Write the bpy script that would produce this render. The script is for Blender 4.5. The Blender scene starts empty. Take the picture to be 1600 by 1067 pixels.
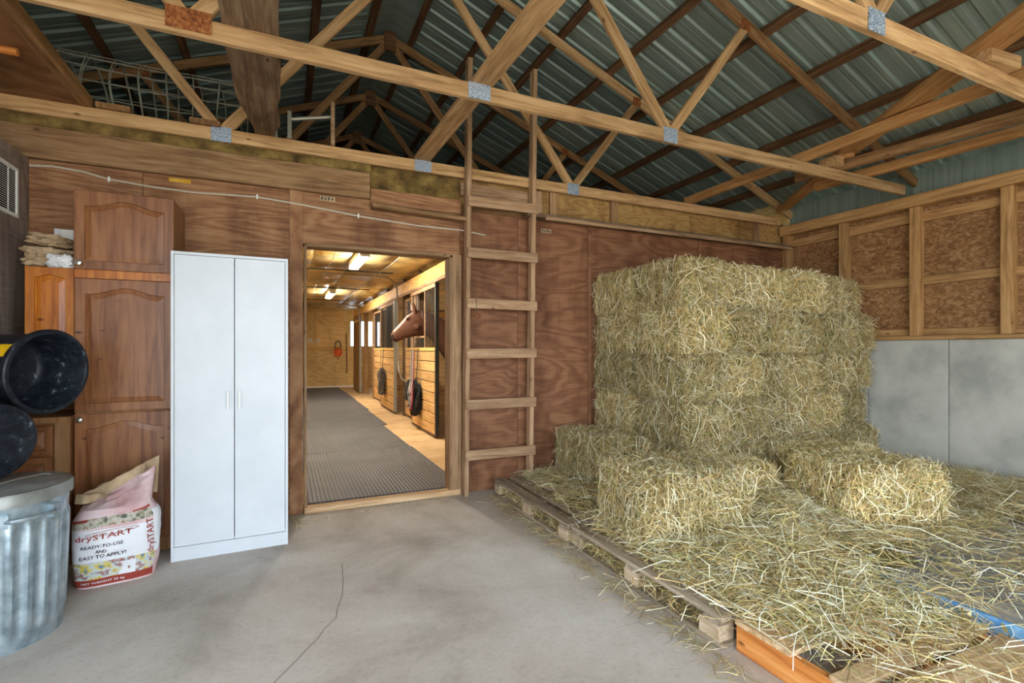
import bpy, bmesh, math, random
import numpy as np
from mathutils import Vector, Matrix, noise as mnoise

random.seed(7)
rng = np.random.default_rng(7)
SC = bpy.context.scene
COL = SC.collection

# ------------------------------------------------------------------ camera, sky, sun, exposure
CAM_H = 1.36
cd = bpy.data.cameras.new('camera')
cd.sensor_width = 36.0
cd.lens = 36.0 * 775.0 / 1600.0
cd.shift_y = 11.5 / 1600.0
cd.clip_start = 0.05
cam = bpy.data.objects.new('camera', cd)
COL.objects.link(cam)
cam.location = (0, 0, CAM_H)
cam.rotation_euler = (math.radians(90), 0, -math.atan(355.0 / 775.0))
SC.camera = cam

world = bpy.data.worlds.new('sky')
SC.world = world
world.use_nodes = True
wb = world.node_tree.nodes['Background']
wb.inputs['Color'].default_value = (0.80, 0.90, 1.0, 1)
wb.inputs['Strength'].default_value = 4.2

sun_d = bpy.data.lights.new('sun', 'SUN')
sun_d.energy = 9.0
sun_d.angle = math.radians(1.0)
sun_d.color = (1.0, 0.95, 0.86)
sun = bpy.data.objects.new('sun', sun_d)
COL.objects.link(sun)
sun.rotation_euler = (0, math.radians(38), 0)

SC.view_settings.view_transform = 'Standard'
SC.view_settings.look = 'None'
SC.view_settings.gamma = 1.0
SC.view_settings.use_curve_mapping = False
SC.view_settings.exposure = 0.85
SC.cycles.use_denoising = True
SC.cycles.max_bounces = 10
SC.cycles.diffuse_bounces = 7
SC.cycles.sample_clamp_indirect = 8.0

# ------------------------------------------------------------------ helpers
def srgb(r, g, b):
    def f(c):
        c /= 255.0
        return c / 12.92 if c <= 0.04045 else ((c + 0.055) / 1.055) ** 2.4
    return (f(r), f(g), f(b), 1.0)

def set_props(o, label=None, cat=None, group=None, kind=None):
    if label: o['label'] = label
    if cat: o['category'] = cat
    if group: o['group'] = group
    if kind: o['kind'] = kind
    return o

def thing(name, label, cat, loc=(0, 0, 0), rotz=0.0, group=None):
    o = bpy.data.objects.new(name, None)
    COL.objects.link(o)
    o.empty_display_size = 0.1
    o.location = loc
    o.rotation_euler = (0, 0, rotz)
    return set_props(o, label, cat, group)

def copy_tree(o, parent=None):
    c = o.copy()
    COL.objects.link(c)
    c.parent = parent
    for ch in o.children:
        copy_tree(ch, c)
    return c

def link_mesh(name, me, m, parent=None, smooth=False):
    if m is not None:
        me.materials.append(m)
    if smooth:
        me.shade_smooth()
    o = bpy.data.objects.new(name, me)
    COL.objects.link(o)
    if parent is not None:
        o.parent = parent
    return o

class MB:
    """collects shapes and links them as one mesh object"""
    def __init__(self):
        self.v = []
        self.f = []
    def add(self, vs, fs):
        n = len(self.v)
        self.v += [tuple(p) for p in vs]
        self.f += [tuple(n + i for i in q) for q in fs]
        return self
    def box(self, x0, x1, y0, y1, z0, z1):
        vs = [(x, y, z) for z in (z0, z1) for y in (y0, y1) for x in (x0, x1)]
        return self.add(vs, [(0, 2, 3, 1), (4, 5, 7, 6), (0, 1, 5, 4), (2, 6, 7, 3), (0, 4, 6, 2), (1, 3, 7, 5)])
    def tube(self, pts, r, n=6, closed=False, cap=True):
        pts = [Vector(p) for p in pts]
        k = len(pts)
        rs = r if isinstance(r, (list, tuple)) else [r] * k
        base = len(self.v)
        up = Vector((0, 0, 1))
        for i, p in enumerate(pts):
            if closed:
                d = pts[(i + 1) % k] - pts[i - 1]
            else:
                d = pts[min(i + 1, k - 1)] - pts[max(i - 1, 0)]
            d.normalize()
            a = d.cross(up)
            if a.length < 1e-3:
                a = d.cross(Vector((1, 0, 0)))
            a.normalize()
            b = d.cross(a)
            for j in range(n):
                t = 2 * math.pi * j / n
                self.v.append(tuple(p + (a * math.cos(t) + b * math.sin(t)) * rs[i]))
        for i in range(k if closed else k - 1):
            for j in range(n):
                i2 = (i + 1) % k
                self.f.append((base + i * n + j, base + i * n + (j + 1) % n, base + i2 * n + (j + 1) % n, base + i2 * n + j))
        if cap and not closed:
            self.f.append(tuple(base + j for j in range(n - 1, -1, -1)))
            self.f.append(tuple(base + (k - 1) * n + j for j in range(n)))
        return self
    def lathe(self, prof, n=32, rfun=None):
        base = len(self.v)
        for i, (r, z) in enumerate(prof):
            for j in range(n):
                t = 2 * math.pi * j / n
                rr = rfun(i, t, r, z) if rfun else r
                self.v.append((rr * math.cos(t), rr * math.sin(t), z))
        for i in range(len(prof) - 1):
            for j in range(n):
                self.f.append((base + i * n + j, base + i * n + (j + 1) % n, base + (i + 1) * n + (j + 1) % n, base + (i + 1) * n + j))
        return self
    def prism(self, poly, y0, y1):
        """polygon in x,z extruded along y"""
        n = len(poly)
        vs = [(x, y0, z) for x, z in poly] + [(x, y1, z) for x, z in poly]
        fs = [tuple(range(n)), tuple(range(2 * n - 1, n - 1, -1))]
        fs += [(i, n + i, n + (i + 1) % n, (i + 1) % n) for i in range(n)]
        return self.add(vs, fs)
    def build(self, name, m, parent=None, smooth=False, kind=None):
        me = bpy.data.meshes.new(name)
        me.from_pydata(self.v, [], self.f)
        bm = bmesh.new()
        bm.from_mesh(me)
        bmesh.ops.recalc_face_normals(bm, faces=bm.faces)
        bm.to_mesh(me)
        bm.free()
        o = link_mesh(name, me, m, parent, False)
        if smooth:
            me.shade_smooth()
            me.set_sharp_from_angle(angle=math.radians(40))
        if kind:
            o['kind'] = kind
        return o

def chamfer_box(L, W, H, c=0.004, bow=0.0):
    """box along x with chamfered long edges, slightly bowed"""
    ring = [(-W/2 + c, -H/2), (W/2 - c, -H/2), (W/2, -H/2 + c), (W/2, H/2 - c), (W/2 - c, H/2), (-W/2 + c, H/2), (-W/2, H/2 - c), (-W/2, -H/2 + c)]
    vs, fs = [], []
    xs = (-L/2, 0.0, L/2)
    for k, x in enumerate(xs):
        off = bow if k == 1 else 0.0
        vs += [(x, y + off, z + off * 0.5) for y, z in ring]
    for k in range(2):
        for j in range(8):
            fs.append((k*8 + j, k*8 + (j+1) % 8, (k+1)*8 + (j+1) % 8, (k+1)*8 + j))
    fs.append(tuple(range(7, -1, -1)))
    fs.append(tuple(range(16, 24)))
    return vs, fs

def lumber(name, p0, p1, w, h, m, parent=None, up=(0, 0, 1), bow=0.0):
    """a board from p0 to p1; h along 'up', w across; grain runs along its own x"""
    p0, p1 = Vector(p0), Vector(p1)
    d = p1 - p0
    L = d.length
    x = d.normalized()
    y = Vector(up).cross(x)
    if y.length < 1e-4:
        y = Vector((0, 1, 0)).cross(x)
    y.normalize()
    z = x.cross(y)
    me = bpy.data.meshes.new(name)
    vs, fs = chamfer_box(L, w, h, min(0.005, w * 0.12, h * 0.12), bow)
    me.from_pydata(vs, [], fs)
    o = link_mesh(name, me, m, parent)
    M = Matrix((x, y, z)).transposed().to_4x4()
    M.translation = (p0 + p1) / 2
    o.matrix_basis = M
    return o

def panel(name, x0, x1, y0, y1, z0, z1, m, parent=None):
    """flat sheet with its own origin, so its texture is its own"""
    cx, cy, cz = (x0+x1)/2, (y0+y1)/2, (z0+z1)/2
    o = MB().box(x0-cx, x1-cx, y0-cy, y1-cy, z0-cz, z1-cz).build(name, m, parent)
    o.location = (cx, cy, cz)
    return o

def struct(o):
    o['kind'] = 'structure'
    return o

def struct_root(name, loc=(0, 0, 0)):
    o = bpy.data.objects.new(name, None)
    COL.objects.link(o)
    o.location = loc
    o['kind'] = 'structure'
    return o

# ------------------------------------------------------------------ materials
class NT:
    def __init__(self, name):
        self.m = bpy.data.materials.new(name)
        self.m.use_nodes = True
        self.t = self.m.node_tree
        self.b = self.t.nodes['Principled BSDF']
    def n(self, typ, **kw):
        nd = self.t.nodes.new(typ)
        for k, v in kw.items():
            if k.startswith('i_'):
                key = k[2:]
                nd.inputs[int(key) if key.isdigit() else key.replace('_', ' ')].default_value = v
            else:
                setattr(nd, k, v)
        return nd
    def l(self, a, b):
        self.t.links.new(a, b)
    def ramp(self, fac, stops):
        r = self.n('ShaderNodeValToRGB')
        e = r.color_ramp.elements
        e[0].position, e[0].color = stops[0]
        e[1].position, e[1].color = stops[-1]
        for p, c in stops[1:-1]:
            x = e.new(p)
            x.color = c
        self.l(fac, r.inputs[0])
        return r.outputs[0]
    def mix(self, fac, a, b, mode='MIX'):
        x = self.n('ShaderNodeMix', data_type='RGBA', blend_type=mode)
        if isinstance(fac, (int, float)): x.inputs[0].default_value = fac
        else: self.l(fac, x.inputs[0])
        for i, s in ((6, a), (7, b)):
            if isinstance(s, tuple): x.inputs[i].default_value = s
            else: self.l(s, x.inputs[i])
        return x.outputs[2]
    def coords(self, scale=(1, 1, 1), rand=True):
        tc = self.n('ShaderNodeTexCoord')
        mp = self.n('ShaderNodeMapping')
        mp.inputs['Scale'].default_value = scale
        src = tc.outputs['Object']
        if rand:
            oi = self.n('ShaderNodeObjectInfo')
            ml = self.n('ShaderNodeMath', operation='MULTIPLY', i_1=37.0)
            self.l(oi.outputs['Random'], ml.inputs[0])
            ad = self.n('ShaderNodeVectorMath', operation='ADD')
            self.l(src, ad.inputs[0])
            self.l(ml.outputs[0], ad.inputs[1])
            src = ad.outputs[0]
            self.rand = oi.outputs['Random']
        self.l(src, mp.inputs['Vector'])
        return mp.outputs[0]
    def noise(self, vec, scale, detail=4.0, rough=0.55, dist=0.0):
        x = self.n('ShaderNodeTexNoise')
        x.inputs['Scale'].default_value = scale
        x.inputs['Detail'].default_value = detail
        x.inputs['Roughness'].default_value = rough
        x.inputs['Distortion'].default_value = dist
        self.l(vec, x.inputs['Vector'])
        return x.outputs['Fac']
    def tint(self, col, amount):
        mr = self.n('ShaderNodeMapRange')
        mr.inputs['To Min'].default_value = 1 - amount
        mr.inputs['To Max'].default_value = 1 + amount
        self.l(self.rand, mr.inputs['Value'])
        hs = self.n('ShaderNodeHueSaturation')
        self.l(mr.outputs[0], hs.inputs['Value'])
        self.l(col, hs.inputs['Color'])
        return hs.outputs[0]
    def bump(self, h, strength, dist=0.01):
        b = self.n('ShaderNodeBump')
        b.inputs['Strength'].default_value = strength
        b.inputs['Distance'].default_value = dist
        self.l(h, b.inputs['Height'])
        self.l(b.outputs[0], self.b.inputs['Normal'])
    def done(self, col, rough=0.7, metal=0.0, spec=0.3):
        if isinstance(col, tuple): self.b.inputs['Base Color'].default_value = col
        else: self.l(col, self.b.inputs['Base Color'])
        self.b.inputs['Roughness'].default_value = rough
        self.b.inputs['Metallic'].default_value = metal
        self.b.inputs['Specular IOR Level'].default_value = spec
        return self.m

def wood(name, dark, mid, light, scale=(1.0, 14.0, 14.0), rough=0.75, tint=0.16, stain=0.5, stain_col=(0.25, 0.2, 0.16, 1), bump=0.25, spec=0.2):
    t = NT(name)
    v = t.coords(scale)
    g = t.noise(v, 2.2, 6, 0.62, 0.6)
    c = t.ramp(g, [(0.3, dark), (0.5, mid), (0.72, light)])
    v2 = t.coords((1.3, 2.2, 2.2))
    s = t.noise(v2, 1.7, 5, 0.6)
    sm = t.ramp(s, [(0.48, (0, 0, 0, 1)), (0.75, (stain, stain, stain, 1))])
    c = t.mix(sm, c, stain_col, 'MULTIPLY')
    v3 = t.coords((4, 9, 9))
    k = t.n('ShaderNodeTexVoronoi')
    k.inputs['Scale'].default_value = 0.9
    t.l(v3, k.inputs['Vector'])
    km = t.ramp(k.outputs['Distance'], [(0.03, (1, 1, 1, 1)), (0.10, (0, 0, 0, 1))])
    c = t.mix(km, c, (dark[0]*0.5, dark[1]*0.45, dark[2]*0.4, 1))
    c = t.tint(c, tint)
    t.bump(g, bump, 0.006)
    return t.done(c, rough, 0, spec)

def ply(name, dark, mid, light, rough=0.65, scale=(0.55, 1, 4.2), stain_col=(0.35, 0.25, 0.2, 1), stain=0.75, spec=0.25):
    t = NT(name)
    v = t.coords(scale)
    warp = t.noise(v, 1.1, 2.5, 0.5, 0.3)
    w = t.n('ShaderNodeMath', operation='MULTIPLY', i_1=85.0)
    t.l(warp, w.inputs[0])
    w2 = t.n('ShaderNodeMath', operation='SINE')
    t.l(w.outputs[0], w2.inputs[0])
    w3 = t.n('ShaderNodeMath', operation='MULTIPLY_ADD', i_1=0.5, i_2=0.5)
    t.l(w2.outputs[0], w3.inputs[0])
    fine = t.noise(t.coords((2.5, 2.5, 34)), 2.0, 6, 0.65, 0.4)
    f = t.n('ShaderNodeMath', operation='MULTIPLY_ADD', i_1=0.22)
    t.l(w3.outputs[0], f.inputs[0])
    f2 = t.n('ShaderNodeMath', operation='MULTIPLY', i_1=0.75)
    t.l(fine, f2.inputs[0])
    t.l(f2.outputs[0], f.inputs[2])
    c = t.ramp(f.outputs[0], [(0.18, dark), (0.45, mid), (0.78, light)])
    s = t.noise(t.coords((2.2, 2.2, 0.8)), 1.3, 5, 0.62)
    sm = t.ramp(s, [(0.47, (0, 0, 0, 1)), (0.72, (stain, stain, stain, 1))])
    c = t.mix(sm, c, stain_col, 'MULTIPLY')
    c = t.tint(c, 0.10)
    t.bump(f.outputs[0], 0.12, 0.004)
    return t.done(c, rough, 0, spec)

def speck(name, stops, scale, rough=0.8, bump=0.2, metal=0.0, vec=(1, 1, 1), detail=6, tint=0.0, spec=0.3, dist=0.0, big=None):
    t = NT(name)
    v = t.coords(vec)
    g = t.noise(v, scale, detail, 0.6, dist)
    c = t.ramp(g, stops)
    if big:
        s = t.noise(t.coords((1, 1, 1)), big[0], 5, 0.6)
        sm = t.ramp(s, [(0.42, (0, 0, 0, 1)), (0.7, (big[2],)*3 + (1,))])
        c = t.mix(sm, c, big[1], 'MULTIPLY')
    if tint: c = t.tint(c, tint)
    if bump: t.bump(g, bump, 0.005)
    return t.done(c, rough, metal, spec)

def plain(name, col, rough=0.6, metal=0.0, spec=0.4):
    return NT(name).done(col, rough, metal, spec)

def emit(name, col, s):
    t = NT(name)
    t.b.inputs['Emission Color'].default_value = col
    t.b.inputs['Emission Strength'].default_value = s
    return t.done(col, 0.5)

M = {}
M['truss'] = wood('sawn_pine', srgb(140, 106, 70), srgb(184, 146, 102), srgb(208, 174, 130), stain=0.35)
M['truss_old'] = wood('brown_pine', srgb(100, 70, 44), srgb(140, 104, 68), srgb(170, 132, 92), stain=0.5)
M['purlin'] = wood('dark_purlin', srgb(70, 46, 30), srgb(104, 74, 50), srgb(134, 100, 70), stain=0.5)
M['brace'] = wood('orange_plank', srgb(146, 100, 56), srgb(184, 134, 82), srgb(208, 164, 112), stain=0.3)
M['grey_plank'] = wood('weathered_plank', srgb(90, 70, 54), srgb(128, 104, 80), srgb(158, 134, 108), stain=0.6)
M['ladder'] = wood('ladder_board', srgb(132, 100, 74), srgb(168, 134, 102), srgb(192, 162, 130), stain=0.4)
M['stud'] = wood('stud_pine', srgb(136, 98, 58), srgb(176, 134, 86), srgb(202, 162, 114), stain=0.35)
M['pallet'] = wood('pallet_grey', srgb(112, 98, 82), srgb(150, 134, 114), srgb(184, 168, 146), stain=0.45, tint=0.2)
M['pallet_end'] = wood('pallet_block', srgb(150, 126, 98), srgb(192, 170, 140), srgb(222, 204, 178), stain=0.3)
M['pallet_new'] = wood('pallet_tan', srgb(160, 126, 88), srgb(198, 164, 124), srgb(222, 194, 156), stain=0.35)
M['pallet_orange'] = wood('stringer_orange', srgb(170, 96, 40), srgb(206, 132, 66), srgb(226, 164, 100), stain=0.25)
M['pallet_blue'] = wood('blue_worn_board', srgb(112, 112, 112), srgb(142, 138, 132), srgb(170, 164, 156), stain=0.3, stain_col=(0.35, 0.5, 0.8, 1))
M['blue_edge'] = speck('blue_paint', [(0.3, srgb(70, 130, 190)), (0.55, srgb(120, 175, 220)), (0.75, srgb(180, 205, 225))], 9, 0.6)
M['header'] = wood('header_plank', srgb(116, 86, 58), srgb(156, 120, 84), srgb(184, 150, 110), stain=0.5)
M['jamb'] = wood('door_jamb', srgb(120, 92, 66), srgb(156, 124, 92), srgb(184, 152, 118), stain=0.4)
M['ply'] = ply('plywood_brown', srgb(104, 66, 42), srgb(150, 106, 72), srgb(180, 138, 100))
M['ply_red'] = ply('plywood_red', srgb(98, 60, 40), srgb(134, 90, 62), srgb(158, 114, 82), scale=(0.7, 1, 2.0))
M['ply_pale'] = ply('plywood_pale', srgb(124, 90, 48), srgb(160, 124, 74), srgb(184, 150, 96), scale=(1.2, 1, 3))
M['ply_grey'] = ply('plywood_grey', srgb(110, 96, 86), srgb(142, 126, 114), srgb(166, 150, 138), scale=(3, 3, 0.5))
M['ply_yellow'] = ply('plywood_yellow', srgb(190, 150, 86), srgb(224, 190, 124), srgb(240, 212, 154), scale=(0.6, 1, 1.5), stain=0.3)
M['osb'] = speck('osb_board', [(0.3, srgb(112, 76, 44)), (0.5, srgb(150, 108, 68)), (0.68, srgb(186, 146, 102))], 22, 0.75, 0.25, vec=(1, 0.6, 1), detail=5, tint=0.08, dist=1.5, big=(1.2, (0.6, 0.5, 0.42, 1), 0.5))
M['concrete_wall'] = speck('concrete_wall', [(0.3, srgb(160, 160, 152)), (0.5, srgb(190, 188, 178)), (0.72, srgb(206, 204, 194))], 2.2, 0.8, 0.1, detail=8, big=(0.9, (0.82, 0.84, 0.86, 1), 0.5))
M['roof'] = speck('roof_metal', [(0.25, srgb(128, 146, 138)), (0.5, srgb(158, 176, 168)), (0.75, srgb(182, 198, 190))], 1.6, 0.42, 0.0, metal=0.55, vec=(0.6, 14, 0.6), tint=0.06)
M['galv'] = speck('galvanised', [(0.3, srgb(134, 150, 160)), (0.5, srgb(172, 188, 196)), (0.7, srgb(200, 212, 218))], 14, 0.38, 0.05, metal=0.75, tint=0.03, big=(3.0, (0.75, 0.8, 0.85, 1), 0.5))
M['plate'] = speck('nail_plate', [(0.42, srgb(104, 122, 150)), (0.5, srgb(160, 178, 200)), (0.6, srgb(205, 214, 224))], 160, 0.45, 0.3, metal=0.4, detail=1)
M['rust'] = speck('rusty_plate', [(0.3, srgb(84, 46, 24)), (0.5, srgb(130, 74, 38)), (0.7, srgb(170, 116, 66))], 60, 0.85, 0.3)
M['insul'] = speck('fibreglass', [(0.3, srgb(64, 50, 28)), (0.5, srgb(112, 90, 48)), (0.72, srgb(150, 126, 74))], 9, 0.95, 0.5, detail=8)
M['batt'] = speck('faced_batt', [(0.3, srgb(120, 96, 58)), (0.46, srgb(170, 148, 104)), (0.6, srgb(206, 172, 100)), (0.75, srgb(224, 190, 110))], 1.3, 0.4, 0.3, detail=6, tint=0.14, big=(2.2, (0.45, 0.45, 0.45, 1), 0.7))
M['white_lam'] = speck('white_laminate', [(0.3, srgb(198, 204, 210)), (0.7, srgb(212, 217, 222))], 3, 0.32, 0.0, spec=0.4)
M['oak'] = wood('oak_stain', srgb(104, 60, 34), srgb(140, 90, 54), srgb(160, 108, 68), scale=(10, 10, 0.9), rough=0.38, tint=0.05, stain=0.15, bump=0.06, spec=0.45)
M['oak_orange'] = wood('oak_orange', srgb(140, 70, 16), srgb(186, 108, 34), srgb(210, 138, 54), scale=(12, 12, 0.9), rough=0.35, tint=0.04, stain=0.2, bump=0.08, spec=0.45)
M['oak_side'] = wood('oak_side', srgb(120, 84, 52), srgb(150, 110, 72), srgb(170, 128, 88), scale=(10, 10, 0.9), rough=0.5, tint=0.04, stain=0.2, bump=0.05)
M['knob'] = plain('brushed_knob', srgb(205, 200, 190), 0.25, 0.9)
M['rubber'] = speck('black_rubber', [(0.45, srgb(18, 22, 30)), (0.62, srgb(34, 40, 50)), (0.74, srgb(120, 126, 130))], 26, 0.42, 0.12, detail=8)
M['yellow'] = plain('yellow_sticker', srgb(240, 190, 20), 0.5)
M['hay'] = None
M['white'] = plain('white_plastic', srgb(232, 232, 226), 0.5)
M['cable'] = plain('pale_cable', srgb(206, 196, 176), 0.5, 0.3)
M['dark'] = plain('dark_slot', srgb(38, 32, 28), 0.8)
M['paper'] = speck('kraft_paper', [(0.3, srgb(150, 124, 94)), (0.7, srgb(196, 172, 138))], 7, 0.8, 0.3)
M['cloth_white'] = speck('crumpled_plastic', [(0.3, srgb(180, 182, 186)), (0.7, srgb(232, 232, 230))], 9, 0.5, 0.3)
M['wire'] = plain('old_wire', srgb(176, 176, 160), 0.5, 0.3)
M['mat'] = None
M['pine_board'] = wood('stall_board', srgb(170, 128, 76), srgb(204, 164, 108), srgb(224, 190, 138), stain=0.25, rough=0.55)
M['steel_dark'] = plain('dark_steel', srgb(70, 72, 70), 0.45, 0.5)
M['steel'] = plain('grey_steel', srgb(150, 146, 134), 0.45, 0.5)
M['beam_y'] = wood('yellow_beam', srgb(196, 146, 72), srgb(226, 184, 108), srgb(240, 208, 142), stain=0.2, rough=0.55)
M['post'] = wood('stall_post', srgb(112, 84, 52), srgb(150, 116, 76), srgb(180, 146, 104), stain=0.3)
M['post_dark'] = wood('dark_post', srgb(66, 50, 36), srgb(92, 72, 54), srgb(120, 98, 76), stain=0.3)
M['lamp'] = emit('fluorescent', (1.0, 0.95, 0.84, 1), 105.0)
M['orange'] = plain('orange_plastic', srgb(226, 96, 20), 0.45)
M['ground'] = speck('gravel_yard', [(0.3, srgb(150, 142, 128)), (0.7, srgb(196, 188, 172))], 3, 0.9, 0.2)
M['aisle'] = speck('aisle_concrete', [(0.3, srgb(184, 150, 104)), (0.7, srgb(216, 186, 140))], 3, 0.85, 0.1, detail=8)

def hay_material():
    t = NT('hay')
    a = t.n('ShaderNodeAttribute', attribute_name='Col')
    v = t.coords((1, 1, 1))
    s = t.noise(v, 3.0, 4)
    c = t.mix(t.ramp(s, [(0.35, (0, 0, 0, 1)), (0.75, (0.55, 0.55, 0.55, 1))]), a.outputs['Color'], (0.82, 0.74, 0.58, 1), 'MULTIPLY')
    c = t.tint(c, 0.22)
    return t.done(c, 0.7, 0, 0.25)
M['hay'] = hay_material()

def mat_material():
    t = NT('ribbed_rubber_mat')
    v = t.coords((1, 1, 1))
    w = t.n('ShaderNodeTexWave', wave_type='BANDS', bands_direction='X')
    w.inputs['Scale'].default_value = 9.0
    w.inputs['Distortion'].default_value = 0.0
    t.l(v, w.inputs['Vector'])
    s = t.noise(v, 2.5, 6)
    c = t.ramp(s, [(0.3, srgb(68, 66, 66)), (0.7, srgb(94, 91, 90))])
    c = t.mix(t.ramp(w.outputs['Fac'], [(0.3, (0.85, 0.85, 0.85, 1)), (0.5, (0, 0, 0, 1))]), c, (0.12, 0.12, 0.12, 1))
    c = t.tint(c, 0.14)
    t.bump(w.outputs['Fac'], 0.6, 0.006)
    return t.done(c, 0.6, 0, 0.35)
M['mat'] = mat_material()

def floor_material():
    t = NT('concrete_floor')
    v = t.coords((1, 1, 1), rand=False)
    a = t.noise(v, 1.1, 9, 0.62, 0.4)
    c = t.ramp(a, [(0.3, srgb(150, 138, 126)), (0.5, srgb(188, 179, 169)), (0.7, srgb(210, 204, 196))])
    b = t.noise(v, 38, 4, 0.7)
    c = t.mix(t.ramp(b, [(0.5, (0, 0, 0, 1)), (0.8, (0.35, 0.35, 0.35, 1))]), c, (0.35, 0.3, 0.25, 1), 'MULTIPLY')
    d = t.noise(v, 0.6, 4, 0.5)
    c = t.mix(t.ramp(d, [(0.45, (0, 0, 0, 1)), (0.7, (0.5, 0.5, 0.5, 1))]), c, (0.72, 0.62, 0.52, 1), 'MULTIPLY')
    t.bump(b, 0.08, 0.004)
    return t.done(c, 0.72, 0, 0.35)
M['floor'] = floor_material()

# ------------------------------------------------------------------ key dimensions
D = 4.45            # face of the back wall
R = 5.97            # face of the concrete wall
LX = -1.59          # face of the left partition
RIDGE = 1.135
SLOPE = 0.39
CH = 2.96           # underside of truss chords
FAR = 18.5          # end wall of the stable aisle
STALL = 2.146       # stall fronts
def under(x):       # underside of the rafters
    return 5.0 - SLOPE * abs(x - RIDGE)

# ------------------------------------------------------------------ ground, floors
set_props(MB().box(-40, 40, -60, -1.75, -0.25, -0.05).box(-40, -3.75, -1.75, 30, -0.25, -0.05).build('ground', M['ground']), kind='structure')
fl = struct(MB().box(-3.75, 6.2, -1.62, D + 0.07, -0.2, 0.0).build('floor', M['floor']))
crk = MB()
cp = [(0.33, 3.3), (0.31, 3.05), (0.289, 2.879), (0.25, 2.74), (0.236, 2.652), (0.17, 2.56), (0.136, 2.486), (0.09, 2.43), (0.051, 2.367), (-0.036, 2.246), (-0.09, 2.1)]
for (a, b), (c, d) in zip(cp, cp[1:]):
    crk.add([(a - .003, b, .0008), (a + .003, b, .0008), (c + .003, d, .0008), (c - .003, d, .0008)], [(0, 1, 2, 3)])
crk.build('floor_crack', plain('crack', srgb(136, 126, 115), 0.9), fl)
struct(MB().box(-3.75, 6.2, D + 0.07, FAR + 0.1, -0.2, 0.0).build('floor_aisle', M['aisle']))

# ------------------------------------------------------------------ back wall
wbk = struct_root('wall_back')
def wp(x0, x1, z0, z1, m, y0=D, y1=D + 0.02, name='plywood_panel'):
    g = 0.002
    return panel(name, x0 + g, x1 - g, y0, y1, z0 + g, z1 - g, m, wbk)
# framing behind the sheets
core = MB()
core.box(-3.7, 0.13, D + 0.02, D + 0.13, 0, 2.72)
core.box(1.42, R + 0.1, D + 0.02, D + 0.13, 0, 2.72)
core.box(0.13, 1.42, D + 0.02, D + 0.13, 2.23, 2.72)
core.box(-3.7, R + 0.1, D + 0.08, D + 0.13, 2.72, 3.02)
core.build('wall_framing', M['truss_old'], wbk)
wp(-1.59, -0.95, 0, 2.66, M['ply'])
wp(-0.95, 0.13, 0, 2.66, M['ply'])
wp(0.13, 1.50, 2.23, 2.66, M['ply'])
wp(1.42, 2.10, 0, 1.36, M['ply_red'])
wp(1.50, 2.10, 1.36, 2.66, M['ply_red'])
wp(2.10, 2.94, 0, 1.36, M['ply_red'])
wp(2.10, 2.94, 1.36, 2.66, M['ply_red'])
for x0, x1 in ((2.94, 3.75), (3.75, 4.5), (4.5, 5.3), (5.3, R + 0.05)):
    wp(x0, x1, 0, 1.36, M['ply_red'])
    wp(x0, x1, 1.36, 2.66, M['ply_red'])
# pale boarding above the right-hand ledge, set back between short studs
for x0, x1 in ((1.5, 2.45), (2.45, 3.1), (3.1, 4.4), (4.4, R + 0.05)):
    wp(x0, x1, 2.70, 3.0, M['ply_pale'], D + 0.05, D + 0.07)
for x in (2.52, 3.28, 5.5):
    lumber('stud', (x, D + 0.03, 2.69), (x, D + 0.03, 2.97), 0.09, 0.04, M['header'], wbk, up=(0, 1, 0))
# long header plank on the left, fibreglass above it
lumber('header_plank', (-2.4, D - 0.02, 2.77), (0.67, D - 0.02, 2.77), 0.04, 0.22, M['header'], wbk)
def lumpy(name, x0, x1, y0, y1, z0, z1, nx, nz, amp, m, parent, seed=0):
    vs, fs = [], []
    for j in range(nz + 1):
        for i in range(nx + 1):
            x = x0 + (x1 - x0) * i / nx
            z = z0 + (z1 - z0) * j / nz
            n = mnoise.noise(Vector((x * 5 + seed, z * 14, seed)))
            vs.append((x, y0 + amp * n - amp * math.sin(math.pi * j / nz), z))
    k = len(vs)
    for j in range(nz):
        for i in range(nx):
            a = j * (nx + 1) + i
            fs.append((a, a + 1, a + nx + 2, a + nx + 1))
    vs += [(x0, y1, z0), (x1, y1, z0), (x1, y1, z1), (x0, y1, z1)]
    fs += [(k, k + 3, k + 2, k + 1)]
    return MB().add(vs, fs).build(name, m, parent, smooth=True)
lumpy('insulation', -2.4, 0.68, D + 0.0, D + 0.05, 2.86, 2.99, 80, 5, 0.03, M['insul'], wbk, 3)
lumpy('insulation', 0.68, 1.5, D + 0.035, D + 0.07, 2.70, 2.99, 30, 6, 0.02, M['insul'], wbk, 9)
lumber('plywood_strip', (0.68, D - 0.012, 2.69), (1.5, D - 0.012, 2.69), 0.02, 0.13, M['ply'], wbk)
lumber('ledge', (0.68, D - 0.06, 2.59), (1.53, D - 0.06, 2.56), 0.11, 0.04, M['header'], wbk)
lumber('ledge', (2.15, D - 0.06, 2.68), (R, D - 0.06, 2.68), 0.12, 0.04, M['grey_plank'], wbk)
lumber('ledge_edge', (2.35, D - 0.12, 2.655), (R, D - 0.12, 2.655), 0.03, 0.035, M['ladder'], wbk)
lumber('backing_board', (1.5, D - 0.015, 2.86), (2.2, D - 0.015, 2.86), 0.025, 0.12, M['ladder'], wbk)
lumber('backing_board', (2.31, D - 0.02, 2.70), (2.31, D - 0.02, 2.94), 0.09, 0.03, M['ladder'], wbk, up=(0, 1, 0))
for x in (2.94, 4.5):
    lumber('batten', (x, D - 0.008, 0), (x, D - 0.008, 2.64), 0.035, 0.015, M['ply_red'], wbk, up=(0, 1, 0))

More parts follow.
